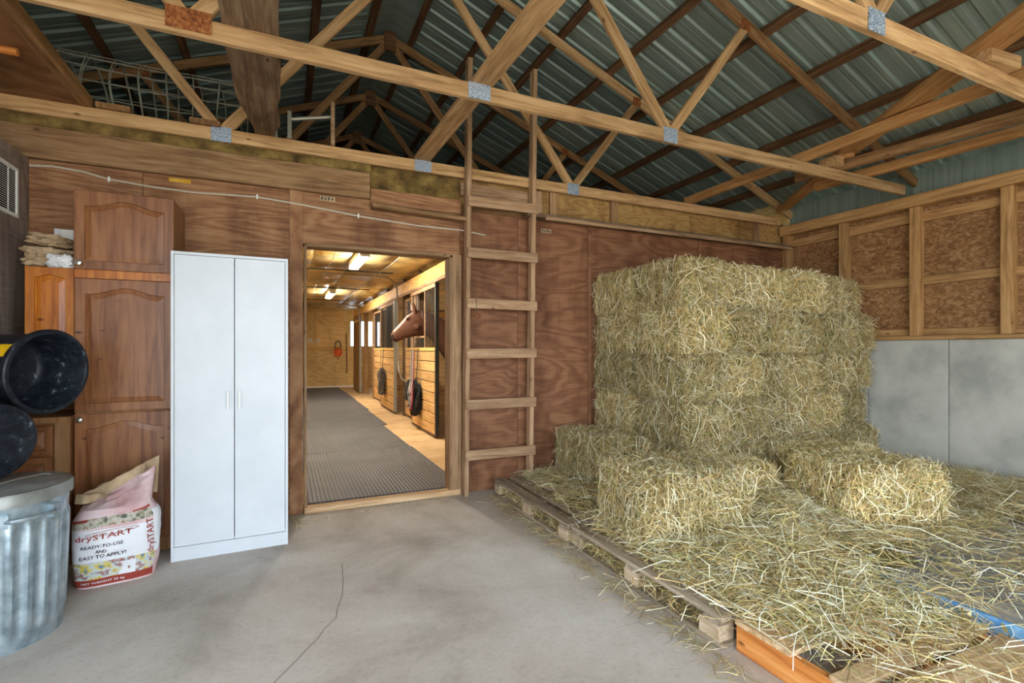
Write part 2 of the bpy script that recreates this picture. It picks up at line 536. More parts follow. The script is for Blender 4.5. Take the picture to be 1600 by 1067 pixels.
# door frame to the aisle
df = struct_root('trim_1')
lumber('jamb', (0.155, D + 0.06, 0.0), (0.155, D + 0.06, 2.23), 0.02, 0.16, M['jamb'], df, up=(0, 1, 0))
lumber('jamb', (1.41, D + 0.06, 0.0), (1.41, D + 0.06, 2.23), 0.03, 0.16, M['jamb'], df, up=(0, 1, 0))
lumber('head_jamb', (0.15, D + 0.06, 2.225), (1.42, D + 0.06, 2.225), 0.16, 0.03, M['jamb'], df)
lumber('casing', (1.462, D - 0.01, 0.0), (1.462, D - 0.01, 2.24), 0.09, 0.02, M['jamb'], df, up=(0, 1, 0))
lumber('casing', (0.085, D - 0.006, 0.0), (0.085, D - 0.006, 2.66), 0.10, 0.012, M['ply'], df, up=(0, 1, 0))
lumber('threshold', (0.15, D + 0.02, 0.02), (1.5, D + 0.02, 0.02), 0.10, 0.05, M['pallet_new'], df)

# ------------------------------------------------------------------ right wall
wr = struct_root('wall_right')
cw = MB()
ys = [-1.62, -0.6, 0.6, 1.43, 2.66, 3.40, D + 0.1]
for a, b in zip(ys, ys[1:]):
    panel('concrete_panel', R, R + 0.2, a + 0.004, b - 0.004, 0, 1.45, M['concrete_wall'], wr)
panel('concrete_core', R + 0.02, R + 0.2, -1.62, D + 0.1, 0, 1.44, M['concrete_wall'], wr)
panel('outer_siding', R + 0.12, R + 0.16, -1.62, D + 0.5, 1.4, 3.3, M['roof'], wr)
SY = [4.40, 3.673, 2.946, 2.219, 1.49, 0.76, 0.03, -0.7, -1.43]
for a, b in zip(SY, SY[1:]):
    panel('osb_panel', R + 0.08, R + 0.095, b, a, 1.48, 2.97, M['osb'], wr)
    lumber('girt', (R + 0.055, b + 0.045, 2.07), (R + 0.055, a - 0.045, 2.07), 0.04, 0.09, M['stud'], wr)
    lumber('girt', (R + 0.05, b + 0.045, 2.73), (R + 0.05, a - 0.045, 2.73), 0.04, 0.10, M['stud'], wr)
    lumber('girt', (R + 0.06, b + 0.045, 1.535), (R + 0.06, a - 0.045, 1.535), 0.04, 0.07, M['stud'], wr)
for y in SY:
    lumber('stud', (R + 0.02, y, 1.49), (R + 0.02, y, 2.84), 0.09, 0.10, M['stud'], wr, up=(1, 0, 0))
lumber('sill_plate', (R + 0.03, -1.6, 1.475), (R + 0.03, D, 1.475), 0.14, 0.045, M['stud'], wr)
lumber('top_plate', (R - 0.005, -1.6, 2.89), (R - 0.005, D, 2.89), 0.14, 0.12, M['stud'], wr)

# ------------------------------------------------------------------ left partition and the rest of the shell
wl = struct_root('wall_left')
for a, b in ((2.3, 3.3), (3.3, D)):
    panel('plywood_panel', LX - 0.02, LX, a + 0.002, b - 0.002, 0, 2.66, M['ply_grey'], wl)
panel('framing', LX - 0.1, LX - 0.02, 2.3, D, 0, 2.64, M['header'], wl)
panel('return_panel', -3.65, LX - 0.02, 2.28, 2.30, 0, 2.66, M['ply_grey'], wl)
wo = MB()
# a second open sliding door in the left side, beside the camera
wo.box(-3.75, -3.65, 2.2, FAR + 0.1, 0, 3.25)
wo.box(-3.75, -3.65, -1.62, -1.4, 0, 3.25)
wo.box(-3.75, -3.65, -1.4, 2.2, 2.85, 3.25)
struct(wo.build('wall_outer', M['ply_grey']))
wf = MB()
FX0, FX1, FZ = -2.0, 4.0, 3.0          # the open sliding door behind the camera
wf.box(-3.75, FX0, -1.75, -1.62, 0, 3.2)
wf.box(FX1, 6.2, -1.75, -1.62, 0, 3.2)
wf.prism([(-3.75, 3.2), (FX0, 3.2), (FX0, FZ), (FX1, FZ), (FX1, 3.2), (6.2, 3.2), (6.2, under(6.2) + 0.1), (RIDGE, 5.1), (-3.75, under(-3.75) + 0.1)], -1.75, -1.62)
struct(wf.build('wall_front', M['ply_grey']))

# roof: purlins and ribbed sheets
roof = struct_root('ceiling')
ang = math.atan(SLOPE)
cs, sn = math.cos(ang), math.sin(ang)
def roofpt(side, d, up):      # d horizontal distance from the ridge, up measured square to the slope
    x = d
    z = 5.0 - SLOPE * d
    return (RIDGE + side * (x + sn * up), z + cs * up)
for side in (-1, 1):
    for k in range(9):
        d = 0.2 + 0.6 * k
        x, z = roofpt(side, d, 0.09 + 0.034)
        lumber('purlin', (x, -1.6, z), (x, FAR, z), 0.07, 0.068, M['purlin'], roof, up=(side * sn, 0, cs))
    prof = []
    W = 0.84
    for r in range(4):
        b = r * W / 4
        prof += [(b, 0.0), (b + 0.02, 0.018), (b + 0.045, 0.018), (b + 0.065, 0.0), (b + 0.10, 0.0), (b + 0.108, 0.004), (b + 0.118, 0.004), (b + 0.126, 0.0)]
    prof.append((W + 0.03, 0.0))
    L = 5.25 / cs
    vs = []
    for y, u in prof:
        vs += [(0, y, u), (L, y, u)]
    fs = [(2*i, 2*i+1, 2*i+3, 2*i+2) for i in range(len(prof) - 1)]
    me = bpy.data.meshes.new('metal_sheet')
    me.from_pydata(vs, [], fs)
    me.materials.append(M['roof'])
    x, z = roofpt(side, -0.05, 0.16)
    ex = Vector((side * cs, 0, -sn))
    ez = Vector((side * sn, 0, cs))
    ey = ez.cross(ex)
    n = 0
    y = -1.7
    while y < FAR:
        o = bpy.data.objects.new('metal_sheet', me)
        COL.objects.link(o)
        o.parent = roof
        Mx = Matrix((ex, ey, ez)).transposed().to_4x4()
        Mx.translation = (x, y if ey.y > 0 else y + W, z + 0.002 * (n % 2))
        o.matrix_basis = Mx
        y += W
        n += 1

MB().prism([(RIDGE - 0.3, 5.16 - 0.3 * SLOPE), (RIDGE, 5.17), (RIDGE + 0.3, 5.16 - 0.3 * SLOPE), (RIDGE + 0.3, 5.20 - 0.3 * SLOPE), (RIDGE, 5.215), (RIDGE - 0.3, 5.20 - 0.3 * SLOPE)], -1.7, FAR + 0.1).build('ridge_cap', M['roof'], roof)

# ------------------------------------------------------------------ trusses
def make_truss(label, y, wmat, rusty=False):
    t = thing('roof_truss', label, 'roof truss', (RIDGE, y, CH), 0, 'trusses carrying the metal roof')
    lumber('bottom_chord', (-4.75, 0, 0.05), (4.72, 0, 0.05), 0.04, 0.10, wmat, t, bow=0.004)
    for s in (-1, 1):
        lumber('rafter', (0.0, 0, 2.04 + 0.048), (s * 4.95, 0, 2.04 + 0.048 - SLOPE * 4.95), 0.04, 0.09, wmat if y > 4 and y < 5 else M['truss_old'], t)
        lumber('web', (s * 1.56, 0, 0.09), (s * 0.03, 0, 2.02), 0.038, 0.085, wmat, t)
        lumber('web', (s * 1.60, 0, 0.09), (s * 2.40, 0, 2.04 - SLOPE * 2.40), 0.038, 0.075, wmat, t)
        big = rusty and s < 0
        w = 0.10 if big else 0.068
        MB().box(s*1.58 - w, s*1.58 + w, -0.024, -0.0195, -0.005 if not big else 0.02, 0.11 if not big else 0.13).build('nail_plate', M['rust'] if big else M['plate'], t)
        MB().box(s*2.40 - 0.05, s*2.40 + 0.05, -0.024, -0.0195, 2.04 - SLOPE*2.4 - 0.02, 2.04 - SLOPE*2.4 + 0.07).build('nail_plate', M['rust'], t)
    MB().box(-0.075, 0.075, -0.024, -0.0195, 0.0, 0.10).build('nail_plate', M['plate'], t)
    MB().box(-0.07, 0.07, -0.045, -0.0195, 1.93, 2.15).build('peak_gusset', M['purlin'], t)
    return t
make_truss('pale pine truss standing on top of the plywood wall with the ladder', 4.425, M['truss'])
make_truss('pine truss with one rusty nail plate, crossing under the weathered hanging plank', 3.0, M['truss'], True)
make_truss('pine truss whose chord crosses above the right-hand hay, the diagonal brace on top', 1.53, M['truss'])
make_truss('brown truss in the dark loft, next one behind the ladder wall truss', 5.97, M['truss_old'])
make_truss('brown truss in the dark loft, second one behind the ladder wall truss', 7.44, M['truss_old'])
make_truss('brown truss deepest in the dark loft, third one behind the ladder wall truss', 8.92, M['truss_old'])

# boards lying on the chords
Z1 = CH + 0.10
def board(name, label, p0, p1, w, h, m, cat='plank', roll=(0, 0, 1)):
    return set_props(lumber(name, p0, p1, w, h, m, None, roll), label, cat)
board('runner_board', 'pale board laid across the truss chords under the ridge, above the ladder', (1.13, 4.46, Z1 + 0.02), (1.20, 1.2, Z1 + 0.02), 0.14, 0.04, M['truss'])
board('runner_board', 'long orange board laid across the chords beside the diagonal brace', (4.33, 4.5, Z1 + 0.045), (4.24, 0.6, Z1 + 0.045), 0.05, 0.09, M['brace'])
board('runner_board', 'brown board on the chords between the diagonal brace and the right wall', (4.75, 3.4, Z1 + 0.045), (5.15, 1.0, Z1 + 0.045), 0.06, 0.09, M['truss_old'])
board('runner_board', 'brown board on the chords closest to the top of the framed wall', (5.2, 3.5, Z1 + 0.045), (5.45, 1.0, Z1 + 0.045), 0.06, 0.09, M['brace'])
board('diagonal_brace', 'orange diagonal brace from the corner post onto the truss over the hay stack', (5.88, 4.40, Z1 + 0.11), (4.78, 2.92, Z1 + 0.11), 0.14, 0.04, M['brace'])
board('diagonal_brace', 'wide orange diagonal brace lapped between the two trusses over the hay', (4.96, 3.15, Z1 + 0.163), (3.05, 0.45, Z1 + 0.052), 0.20, 0.04, M['brace'])
board('brace_block', 'short pine block under the wide diagonal brace on the chord', (4.62, 2.99, Z1 + 0.045), (4.73, 2.99, Z1 + 0.045), 0.16, 0.09, M['truss'], 'wood block')
board('brace_block', 'short pine block on the chord beside the last diagonal brace end', (3.78, 1.53, Z1 + 0.038), (4.06, 1.50, Z1 + 0.038), 0.11, 0.076, M['truss'], 'wood block')
# the weathered plank with a torn edge
pl = MB()
N = 26
top, bot = [], []
for i in range(N + 1):
    y = 1.3 + (4.42 - 1.3) * i / N
    l = -0.30 + 0.02 * mnoise.noise(Vector((y * 3, 1, 0)))
    r = -0.03 + 0.03 * mnoise.noise(Vector((y * 4, 7, 0)))
    if i > N - 5:
        k = (i - (N - 5)) / 5.0
        l += 0.10 * k + 0.02 * mnoise.noise(Vector((y * 20, 1, 0)))
        r -= 0.06 * k * k + 0.03 * mnoise.noise(Vector((y * 20, 5, 0)))
    sag = -0.0
    top.append((l, r, y, sag))
vs, fs = [], []
for l, r, y, s in top:
    vs += [(l, y, 0), (r, y, 0), (r, y, 0.045), (l, y, 0.045)]
for i in range(N):
    a = i * 4
    for j in range(4):
        fs.append((a + j, a + (j + 1) % 4, a + 4 + (j + 1) % 4, a + 4 + j))
fs += [(0, 3, 2, 1), (N*4, N*4+1, N*4+2, N*4+3)]
t90 = NT('weathered_bark')
o = pl.add([(y, -x, z) for x, y, z in vs], fs).build('weathered_plank', M['grey_plank'])
o.rotation_euler = (0, 0, math.pi / 2)
o.location = (0, 0, Z1 + 0.001)
set_props(o, 'wide weathered grey plank with a torn edge lying across the truss chords', 'plank')

# loft platform in the left corner
lp = thing('loft_platform', 'brown plywood loft platform on the truss chords in the left corner', 'platform', (-2.4, 3.7, Z1))
panel('deck', -1.2, 1.10, -0.85, 0.88, 0.0, 0.02, M['ply'], lp)
lumber('edge_board', (1.13, -0.85, 0.04), (1.13, 0.9, 0.04), 0.06, 0.09, M['truss_old'], lp)
set_props(MB().tube([(0, 0, 0), (0.52, 0.0, 0.0)], 0.022, 10).build('wood_pole', M['pallet_orange']), 'short round wooden pole end under the left loft platform', 'pole')
o = bpy.data.objects['wood_pole']; o.location = (-1.895, 3.72, Z1 - 0.021)

# roll of fence wire in the loft
for x, lb in ((-1.11, 'dark loft board under the end of the fence roll by the left corner'), (-0.55, 'dark loft board under the end of the fence roll by the weathered plank')):
    board('loft_board', lb, (x, 4.38, Z1 + 0.02), (x, 6.02, Z1 + 0.02), 0.2, 0.04, M['truss_old'])
fr = thing('fence_wire_roll', 'loose roll of wire fencing lying in the dark loft', 'wire roll', (-0.95, 5.05, Z1 + 0.02))
ring = MB()
for k in range(8):
    x = -0.62 + 1.24 * k / 7
    for rr in (0.30, 0.27):
        ring.tube([(x + 0.01 * math.sin(3 * a + k), rr * math.cos(a) * 1.05, 0.32 + rr * math.sin(a)) for a in [2 * math.pi * i / 20 for i in range(20)]], 0.004, 4, closed=True)
ring.build('hoop_wire', M['wire'], fr, kind='stuff')
lw = MB()
for k in range(16):
    a = 2 * math.pi * k / 16
    lw.tube([(-0.64, 0.31 * math.cos(a), 0.32 + 0.30 * math.sin(a)), (0, 0.30 * math.cos(a + .06), 0.32 + 0.29 * math.sin(a + .06)), (0.64, 0.31 * math.cos(a), 0.32 + 0.30 * math.sin(a))], 0.004, 4)
lw.build('line_wire', M['wire'], fr, kind='stuff')
hr = thing('hanger_rod', 'grey metal rod with two end brackets on the wall truss', 'metal rod', (0.2, 4.425, Z1))
MB().tube([(-0.16, 0, 0.17), (0.16, 0, 0.25)], 0.016, 8).build('rod', M['steel'], hr)
MB().box(-0.18, -0.15, -0.04, 0.04, 0.0, 0.22).build('bracket', M['steel'], hr)
MB().box(0.15, 0.18, -0.04, 0.04, 0.0, 0.36).build('bracket', M['ladder'], hr)
set_props(MB().tube([(-0.065, 4.425, Z1 - 0.01), (-0.06, 4.425, 3.45)], 0.012, 8).build('thin_pipe', M['steel']), 'thin upright grey pipe beside the end of the weathered plank', 'pipe')

# ------------------------------------------------------------------ ladder
ld = thing('wall_ladder', 'tall homemade board ladder nailed up beside the stable doorway', 'ladder', (1.85, D - 0.068, 0))
lumber('rail', (-0.33, -0.02, 0.0), (-0.29, -0.02, 4.05), 0.045, 0.085, M['ladder'], ld, up=(0, 1, 0))
lumber('rail', (0.335, -0.02, 0.0), (0.385, -0.02, 4.1), 0.045, 0.085, M['ladder'], ld, up=(0, 1, 0))
for i, z in enumerate((0.38, 0.845, 1.315, 1.78, 2.245, 2.72)):
    lumber('rung', (-0.345 + 0.005 * i, -0.075, z), (0.37 + 0.006 * i, -0.075, z + 0.004 * (i % 3 - 1)), 0.025, 0.092, M['ladder'], ld, bow=0.002)
hs = MB()
hs.tube([(0.035 * math.cos(a), 0, 0.022 * math.sin(a)) for a in [2 * math.pi * i / 16 for i in range(16)]], 0.006, 6, closed=True)
hsr = thing('hanging_ring', 'small rusty oval ring hanging from a ladder rung', 'ring', (1.60, D - 0.175, 1.66))
hs.build('ring', M['rust'], hsr, smooth=True)
MB().tube([(0, 0, 0.02), (0, 0.0, 0.14), (0, 0.03, 0.166), (0, 0.05, 0.167)], 0.003, 5).build('wire_hook', M['steel_dark'], hsr)

# ------------------------------------------------------------------ white cabinet
wc = thing('white_cabinet', 'tall white two-door laminate cabinet beside the stable doorway', 'cabinet', (-0.320, 3.785, 0), 0.03)
CWd, CH2 = 0.34, 1.985
b = MB()
b.box(-CWd, -CWd + 0.016, -0.003, 0.42, 0, CH2)
b.box(CWd - 0.016, CWd, -0.003, 0.42, 0, CH2)
b.box(-CWd + 0.016, CWd - 0.016, -0.003, 0.42, CH2 - 0.018, CH2)
b.box(-CWd + 0.016, CWd - 0.016, 0.41, 0.42, 0, CH2 - 0.018)
b.box(-CWd + 0.016, CWd - 0.016, 0.02, 0.42, 0.09, 0.105)
b.build('carcass', M['white_lam'], wc)
MB().box(-CWd + 0.016, CWd - 0.016, 0.002, 0.018, 0.0, 0.088).build('plinth', M['white_lam'], wc)
for s in (-1, 1):
    x0, x1 = (-CWd + 0.019, 0.012) if s < 0 else (0.017, CWd - 0.019)
    d_ = MB().box(x0, x1, -0.001, 0.015, 0.093, CH2 - 0.021).build('door', M['white_lam'], wc)
    hx = x1 - 0.035 if s < 0 else x0 + 0.028
    h_ = MB()
    h_.box(hx - 0.005, hx + 0.005, -0.028, -0.018, 0.96, 1.08)
    h_.box(hx - 0.004, hx + 0.004, -0.02, 0.0, 0.965, 0.975)
    h_.box(hx - 0.004, hx + 0.004, -0.02, 0.0, 1.065, 1.075)
    h_.build('handle', M['white'], d_)

# ------------------------------------------------------------------ oak cabinets with arched doors
def arch_door(parent, x0, x1, z0, z1, y, m, arch=0.045, stile=0.055, knob=None, name='door', flat=False):
    n = 16
    ix0, ix1, iz0, iz1 = x0 + stile, x1 - stile, z0 + stile, z1 - stile
    def loop(off):
        p = [(ix0 + off, iz0 + off), (ix1 - off, iz0 + off)]
        for i in range(n + 1):
            k = i / n
            x = ix1 - off + (ix0 - ix1 + 2 * off) * k
            sh = 0.0 if flat else arch * (0.5 - 0.5 * math.cos(2 * math.pi * k)) ** 1.25
            p.append((x, iz1 - arch - off + sh if not flat else iz1 - off))
        return p
    outer = [(x0, z0), (x1, z0)] + [(x1 + (x0 - x1) * i / n, z1) for i in range(n + 1)]
    def ringed(levels):
        vs, fs = [], []
        k = len(outer)
        for pts, yy in levels:
            vs += [(px, yy, pz) for px, pz in pts]
        for a in range(len(levels) - 1):
            for i in range(k):
                fs.append((a*k + i, a*k + (i+1) % k, (a+1)*k + (i+1) % k, (a+1)*k + i))
        return vs, fs, k
    vs, fs, k = ringed([(outer, y + 0.018), (outer, y + 0.004), ([(px + (0.004 if px < (x0+x1)/2 else -0.004), pz + (0.004 if pz < (z0+z1)/2 else -0.004)) for px, pz in outer], y), (loop(0), y), (loop(0.004), y + 0.010)])
    fs.append(tuple(range(k)))
    d = MB().add(vs, fs).build(name, m, parent)
    vs, fs, k = ringed([(loop(0.003), y + 0.0105), (loop(0.010), y + 0.009), (loop(0.034), y + 0.003)])
    fs.append(tuple(range(2*k, 3*k)))
    MB().add(vs, fs).build('raised_panel', m, d)
    if knob:
        kb = MB().lathe([(0.0001, 0.0), (0.009, 0.0), (0.008, 0.012), (0.018, 0.018), (0.020, 0.025), (0.015, 0.032), (0.0001, 0.035)], 14).build('knob', M['knob'], d, smooth=True)
        kb.rotation_euler = (math.pi / 2, 0, 0)
        kb.location = (knob[0], y, knob[1])
    return d
pc = thing('oak_pantry', 'tall brown oak pantry cabinet with three arched doors', 'cabinet', (-0.945, 4.02, 0))
MB().box(-0.27, 0.265, 0.02, 0.42, 0.0, 1.86).build('lower_carcass', M['oak_side'], pc)
MB().box(-0.27, 0.258, 0.015, 0.42, 1.87, 2.375).build('upper_carcass', M['oak_side'], pc)
MB().box(-0.27, 0.265, 0.004, 0.02, 1.815, 1.87).build('top_rail', M['oak_orange'], pc)
MB().box(-0.265, 0.26, 0.03, 0.05, 0.0, 0.08).build('toe_kick', M['oak'], pc)
arch_door(pc, -0.272, 0.262, 1.868, 2.375, -0.008, M['oak'], knob=(-0.24, 1.905))
arch_door(pc, -0.272, 0.262, 0.955, 1.812, 0.0, M['oak'])
arch_door(pc, -0.272, 0.262, 0.09, 0.945, 0.0, M['oak'], knob=(-0.238, 0.91))
nc = thing('narrow_wall_cabinet', 'narrow glossy orange oak cabinet beside the pantry, paper bags on it', 'cabinet', (-1.345, 4.05, 1.06))
MB().box(-0.12, 0.125, 0.02, 0.385, 0.0, 0.815).build('carcass', M['oak_side'], nc)
arch_door(nc, -0.122, 0.122, 0.005, 0.815, 0.0, M['oak_orange'], arch=0.02, stile=0.045)
bc = thing('base_cabinet', 'brown oak base cabinet with drawers under the black tubs', 'cabinet', (-1.40, 3.98, 0))
MB().box(-0.175, 0.175, 0.02, 0.45, 0.0, 0.90).build('carcass', M['oak'], bc)
MB().box(-0.18, 0.18, 0.0, 0.455, 0.90, 0.935).build('worktop', M['oak_side'], bc)
for z0, z1 in ((0.70, 0.885), (0.10, 0.69)):
    arch_door(bc, -0.17, 0.09, z0, z1, 0.0, M['oak'], stile=0.035, name='drawer', flat=True)
MB().box(0.10, 0.175, 0.004, 0.02, 0.02, 0.90).build('filler_strip', M['oak_side'], bc)

# paper sacks and a box on the narrow cabinet
def crumple(name, sx, sy, sz, m, seed, amp=0.25, parent=None):
    bm = bmesh.new()
    bmesh.ops.create_icosphere(bm, subdivisions=4, radius=1.0)
    for v in bm.verts:
        p = v.co.copy()
        m8 = (abs(p.x) ** 5 + abs(p.y) ** 5 + abs(p.z) ** 5) ** 0.2
        p = p / m8
        n = mnoise.noise(p * 1.7 + Vector((seed, 0, 0))) * amp - abs(mnoise.noise(p * 3.1 + Vector((0, seed, 0)))) * amp * 1.3 + abs(mnoise.noise(p * 6.3 + Vector((0, 0, seed)))) * amp * 0.5
        p = p * (0.95 + n)
        v.co = (p.x * sx, p.y * sy, max(-0.92, p.z) * sz)
    me = bpy.data.meshes.new(name)
    bm.to_mesh(me)
    bm.free()
    return link_mesh(name, me, m, parent)
o = crumple('paper_sack', 0.135, 0.105, 0.075, M['paper'], 4, 0.3); o.location = (-1.38, 4.23, 1.945)
set_props(o, 'crumpled brown paper sacks folded on the narrow orange cabinet', 'paper sack')
o = crumple('plastic_wrap', 0.07, 0.045, 0.045, M['cloth_white'], 9); o.location = (-1.293, 4.062, 1.914)
set_props(o, 'crumpled white plastic under the brown paper sacks', 'plastic bag')
o = crumple('paper_sack', 0.12, 0.10, 0.04, M['paper'], 14, 0.3); o.location = (-1.385, 4.22, 2.060); o.rotation_euler = (0, 0.1, 0.2)
set_props(o, 'flat brown paper sack topmost on the narrow orange cabinet', 'paper sack')
wbx = thing('white_box', 'small white box wedged between paper sacks and pantry', 'box', (-1.368, 4.388, 1.874))
MB().box(-0.05, 0.05, -0.04, 0.04, 0, 0.30).build('body', M['white'], wbx)
MB().box(-0.052, -0.02, -0.042, 0.042, 0.0, 0.302).build('lid_flap', M['cloth_white'], wbx)

# ------------------------------------------------------------------ wall vent, cable, labels
vg = thing('vent_grille', 'white louvred vent grille on the grey partition wall', 'vent', (LX, 4.14, 2.37))
MB().box(0, 0.012, -0.14, -0.12, -0.16, 0.16).box(0, 0.012, 0.12, 0.14, -0.16, 0.16).box(0, 0.012, -0.12, 0.12, 0.14, 0.16).box(0, 0.012, -0.12, 0.12, -0.16, -0.14).box(0, 0.006, 0.02, 0.032, -0.14, 0.14).build('frame', M['white'], vg)
MB().box(0.0005, 0.003, -0.12, 0.12, -0.14, 0.14).build('backing', plain('vent_dark', srgb(30, 26, 24), 0.95, 0, 0.05), vg)
sl = MB()
for k in range(20):
    z = -0.135 + 0.0142 * k
    sl.box(0.003, 0.0045, -0.12, 0.12, z, z + 0.003)
sl.build('louvre', M['white'], vg, kind='stuff')
cbl = [(-1.581, 2.608), (-1.464, 2.621), (-1.29, 2.608), (-1.145, 2.574), (-0.90, 2.556), (-0.64, 2.549), (-0.208, 2.57), (0.144, 2.547), (0.576, 2.505), (1.076, 2.475), (1.52, 2.475), (1.75, 2.45)]
cb = thing('wall_cable', 'pale armoured cable clipped along the plywood above the cabinets', 'cable', (0, D - 0.012, 0))
MB().tube([(x, -0.0 - (0.0 if z > 2.6 else 0.0), z) for x, z in cbl], 0.008, 6).build('cable', M['cable'], cb, smooth=True)
for x, z in ((-1.145, 2.574), (-0.2, 2.57), (0.576, 2.505)):
    MB().box(x - 0.006, x + 0.006, -0.012, 0.012, z - 0.018, z + 0.018).build('clip', M['white'], cb)
set_props(panel('wall_tag', -0.79, -0.65, D - 0.003, D, 2.615, 2.645, speck('ochre_tag', [(0.45, srgb(196, 150, 40)), (0.6, srgb(220, 180, 80))], 20)), 'small ochre tag on the plywood above the pantry', 'tag')
def tag_plate(x, z, label):
    t = thing('wall_tag', label, 'tag', (x, D - 0.004, z))
    MB().box(-0.06, 0.06, 0, 0.004, -0.02, 0.02).build('plate', M['paper'], t)
    for k in range(4):
        MB().box(-0.05 + 0.027 * k, -0.035 + 0.027 * k, -0.001, 0.0005, -0.012, 0.012 - 0.006 * (k % 2)).build('mark', M['steel_dark'], t)
tag_plate(0.327, 2.625, 'small pale marked tag on the plywood above the stable doorway')
tag_plate(2.42, 2.56, 'small pale marked tag under the ledge right of the ladder')

# ------------------------------------------------------------------ galvanised bin, tubs
gb = thing('galvanised_bin', 'ribbed galvanised dustbin with lid under the black tubs', 'trash can', (-1.26, 3.15, 0))
prof = [(0.0001, 0.02), (0.235, 0.02), (0.245, 0.0), (0.252, 0.0), (0.254, 0.03), (0.256, 0.06), (0.2575, 0.09), (0.262, 0.2), (0.266, 0.32), (0.270, 0.44), (0.273, 0.55), (0.274, 0.575), (0.276, 0.61), (0.279, 0.66), (0.283, 0.672), (0.279, 0.685), (0.27, 0.69)]
def flute(i, t, r, z):
    if 0.08 < z < 0.57:
        s = math.sin(24 * t)
        return r + 0.007 * (1 if s > 0.3 else -1 if s < -0.3 else s / 0.3)
    return r
MB().lathe(prof, 192, flute).build('bin_body', M['galv'], gb, smooth=True)
lid = MB().lathe([(0.288, 0.655), (0.294, 0.655), (0.294, 0.70), (0.288, 0.712), (0.255, 0.715), (0.245, 0.722), (0.16, 0.722), (0.15, 0.728), (0.06, 0.73), (0.0001, 0.73)], 64).build('lid', speck('lid_metal', [(0.3, srgb(120, 122, 116)), (0.7, srgb(170, 172, 168))], 8, 0.5, 0.05, metal=0.5), gb, smooth=True)
MB().tube([(0.02, -0.12, 0.724), (0.05, -0.11, 0.735), (0.10, -0.02, 0.74), (0.16, 0.09, 0.735), (0.18, 0.12, 0.722)], 0.004, 6).build('lid_handle', M['steel'], lid, smooth=True)
for s in (-1, 1):
    a0 = math.radians(-42 if s > 0 else 138)
    hp = []
    for k in range(9):
        da = math.radians(-20 + 5 * k)
        rr = 0.279 if k in (0, 8) else 0.315
        hp.append((rr * math.cos(a0 + da), rr * math.sin(a0 + da), 0.60))
    hd = MB().tube(hp, 0.010, 8).build('bin_handle', M['galv'], gb, smooth=True)
    for k in (0, 8):
        x, y, z = hp[k]
        br = MB().box(-0.012, 0.03, -0.02, 0.02, -0.03, 0.03).build('bracket', M['galv'], hd)
        br.location = (x * 0.97, y * 0.97, z)
        br.rotation_euler = (0, 0, math.atan2(y, x))

def make_tub(label, loc, axis, rr, depth, sticker):
    t = thing('rubber_tub', label, 'feed tub', loc)
    t.rotation_mode = 'QUATERNION'
    t.rotation_quaternion = Vector((0, 0, 1)).rotation_difference(Vector(axis).normalized())
    w = 0.008
    rb = rr * 0.86
    prof = [(0.0001, 0), (rb - 0.015, 0), (rb, 0.012), (rr - 0.012, depth - 0.03), (rr + 0.006, depth - 0.028), (rr + 0.010, depth - 0.018), (rr + 0.010, depth - 0.006), (rr + 0.004, depth), (rr - 0.012, depth), (rr - 0.017, depth - 0.006), (rb - 0.002, 0.05), (rb - 0.02, 0.02), (rb - 0.03, 0.014), (0.0001, 0.012)]
    MB().lathe(prof, 56).build('tub_body', M['rubber'], t, smooth=True)
    if sticker is not None:
        sv, sf = [], []
        q_ = t.rotation_quaternion.inverted() @ Vector(sticker)
        a0_ = math.atan2(q_.y, q_.x)
        for k in range(7):
            a = a0_ - 0.18 + 0.06 * k
            for z in (depth * 0.55, depth * 0.80):
                r = rb + (rr - 0.012 - rb) * (z - 0.012) / (depth - 0.042) + 0.0025
                sv.append((r * math.cos(a), r * math.sin(a), z))
        sf = [(2*k, 2*k+2, 2*k+3, 2*k+1) for k in range(6)]
        MB().add(sv, sf).build('sticker', M['yellow'], t)
    return t
ax1 = Vector((0.87, -0.49, -0.06)).normalized()
c1 = Vector((-1.115, 3.365, 1.240))
make_tub('black rubber tub lying on its side, speckled inside facing out, yellow sticker', tuple(c1 - ax1 * 0.27), ax1, 0.212, 0.27, (-0.35, -0.75, 0.55))
ax2 = Vector((-0.55, 0.45, 0.05)).normalized()
make_tub('black rubber tub tipped over on the bin lid, smooth base showing', (-1.225, 3.086, 0.9215), ax2, 0.208, 0.27, None)

# ------------------------------------------------------------------ sack of floor powder
BW, BD, BH = 0.20, 0.115, 0.44
def bag_pt(u, z, off=0.0):
    """u angle round the bag (0 = middle of the printed front, facing -y), z height"""
    k = min(1.0, max(0.0, z / BH))
    w = BW * (0.93 + 0.10 * math.sin(math.pi * k) ** 0.8) * (1 - 0.10 * max(0, k - 0.85) / 0.15)
    d = BD * (0.80 + 0.35 * math.sin(math.pi * min(1, k * 0.95 + 0.02)) ** 0.7)
    e = 0.55
    s, c = math.sin(u), math.cos(u)
    x = w * math.copysign(abs(s) ** e, s)
    y = -d * math.copysign(abs(c) ** e, c)
    n = 0.011 * mnoise.noise(Vector((x * 9, y * 9, z * 7))) + 0.004 * mnoise.noise(Vector((x * 25, y * 25, z * 22)))
    q = Vector((x, y, 0))
    l = q.length
    q = q * ((l + n + off) / l)
    return (q.x, q.y, z)
sb = thing('powder_sack', 'pink and white printed paper sack, crumpled open at the top', 'sack', (-0.905, 3.665, 0), 0.16)
rings = []
NU = 48
for k in range(23):
    z = BH * k / 22
    rings.append([bag_pt(2 * math.pi * j / NU, z) for j in range(NU)])
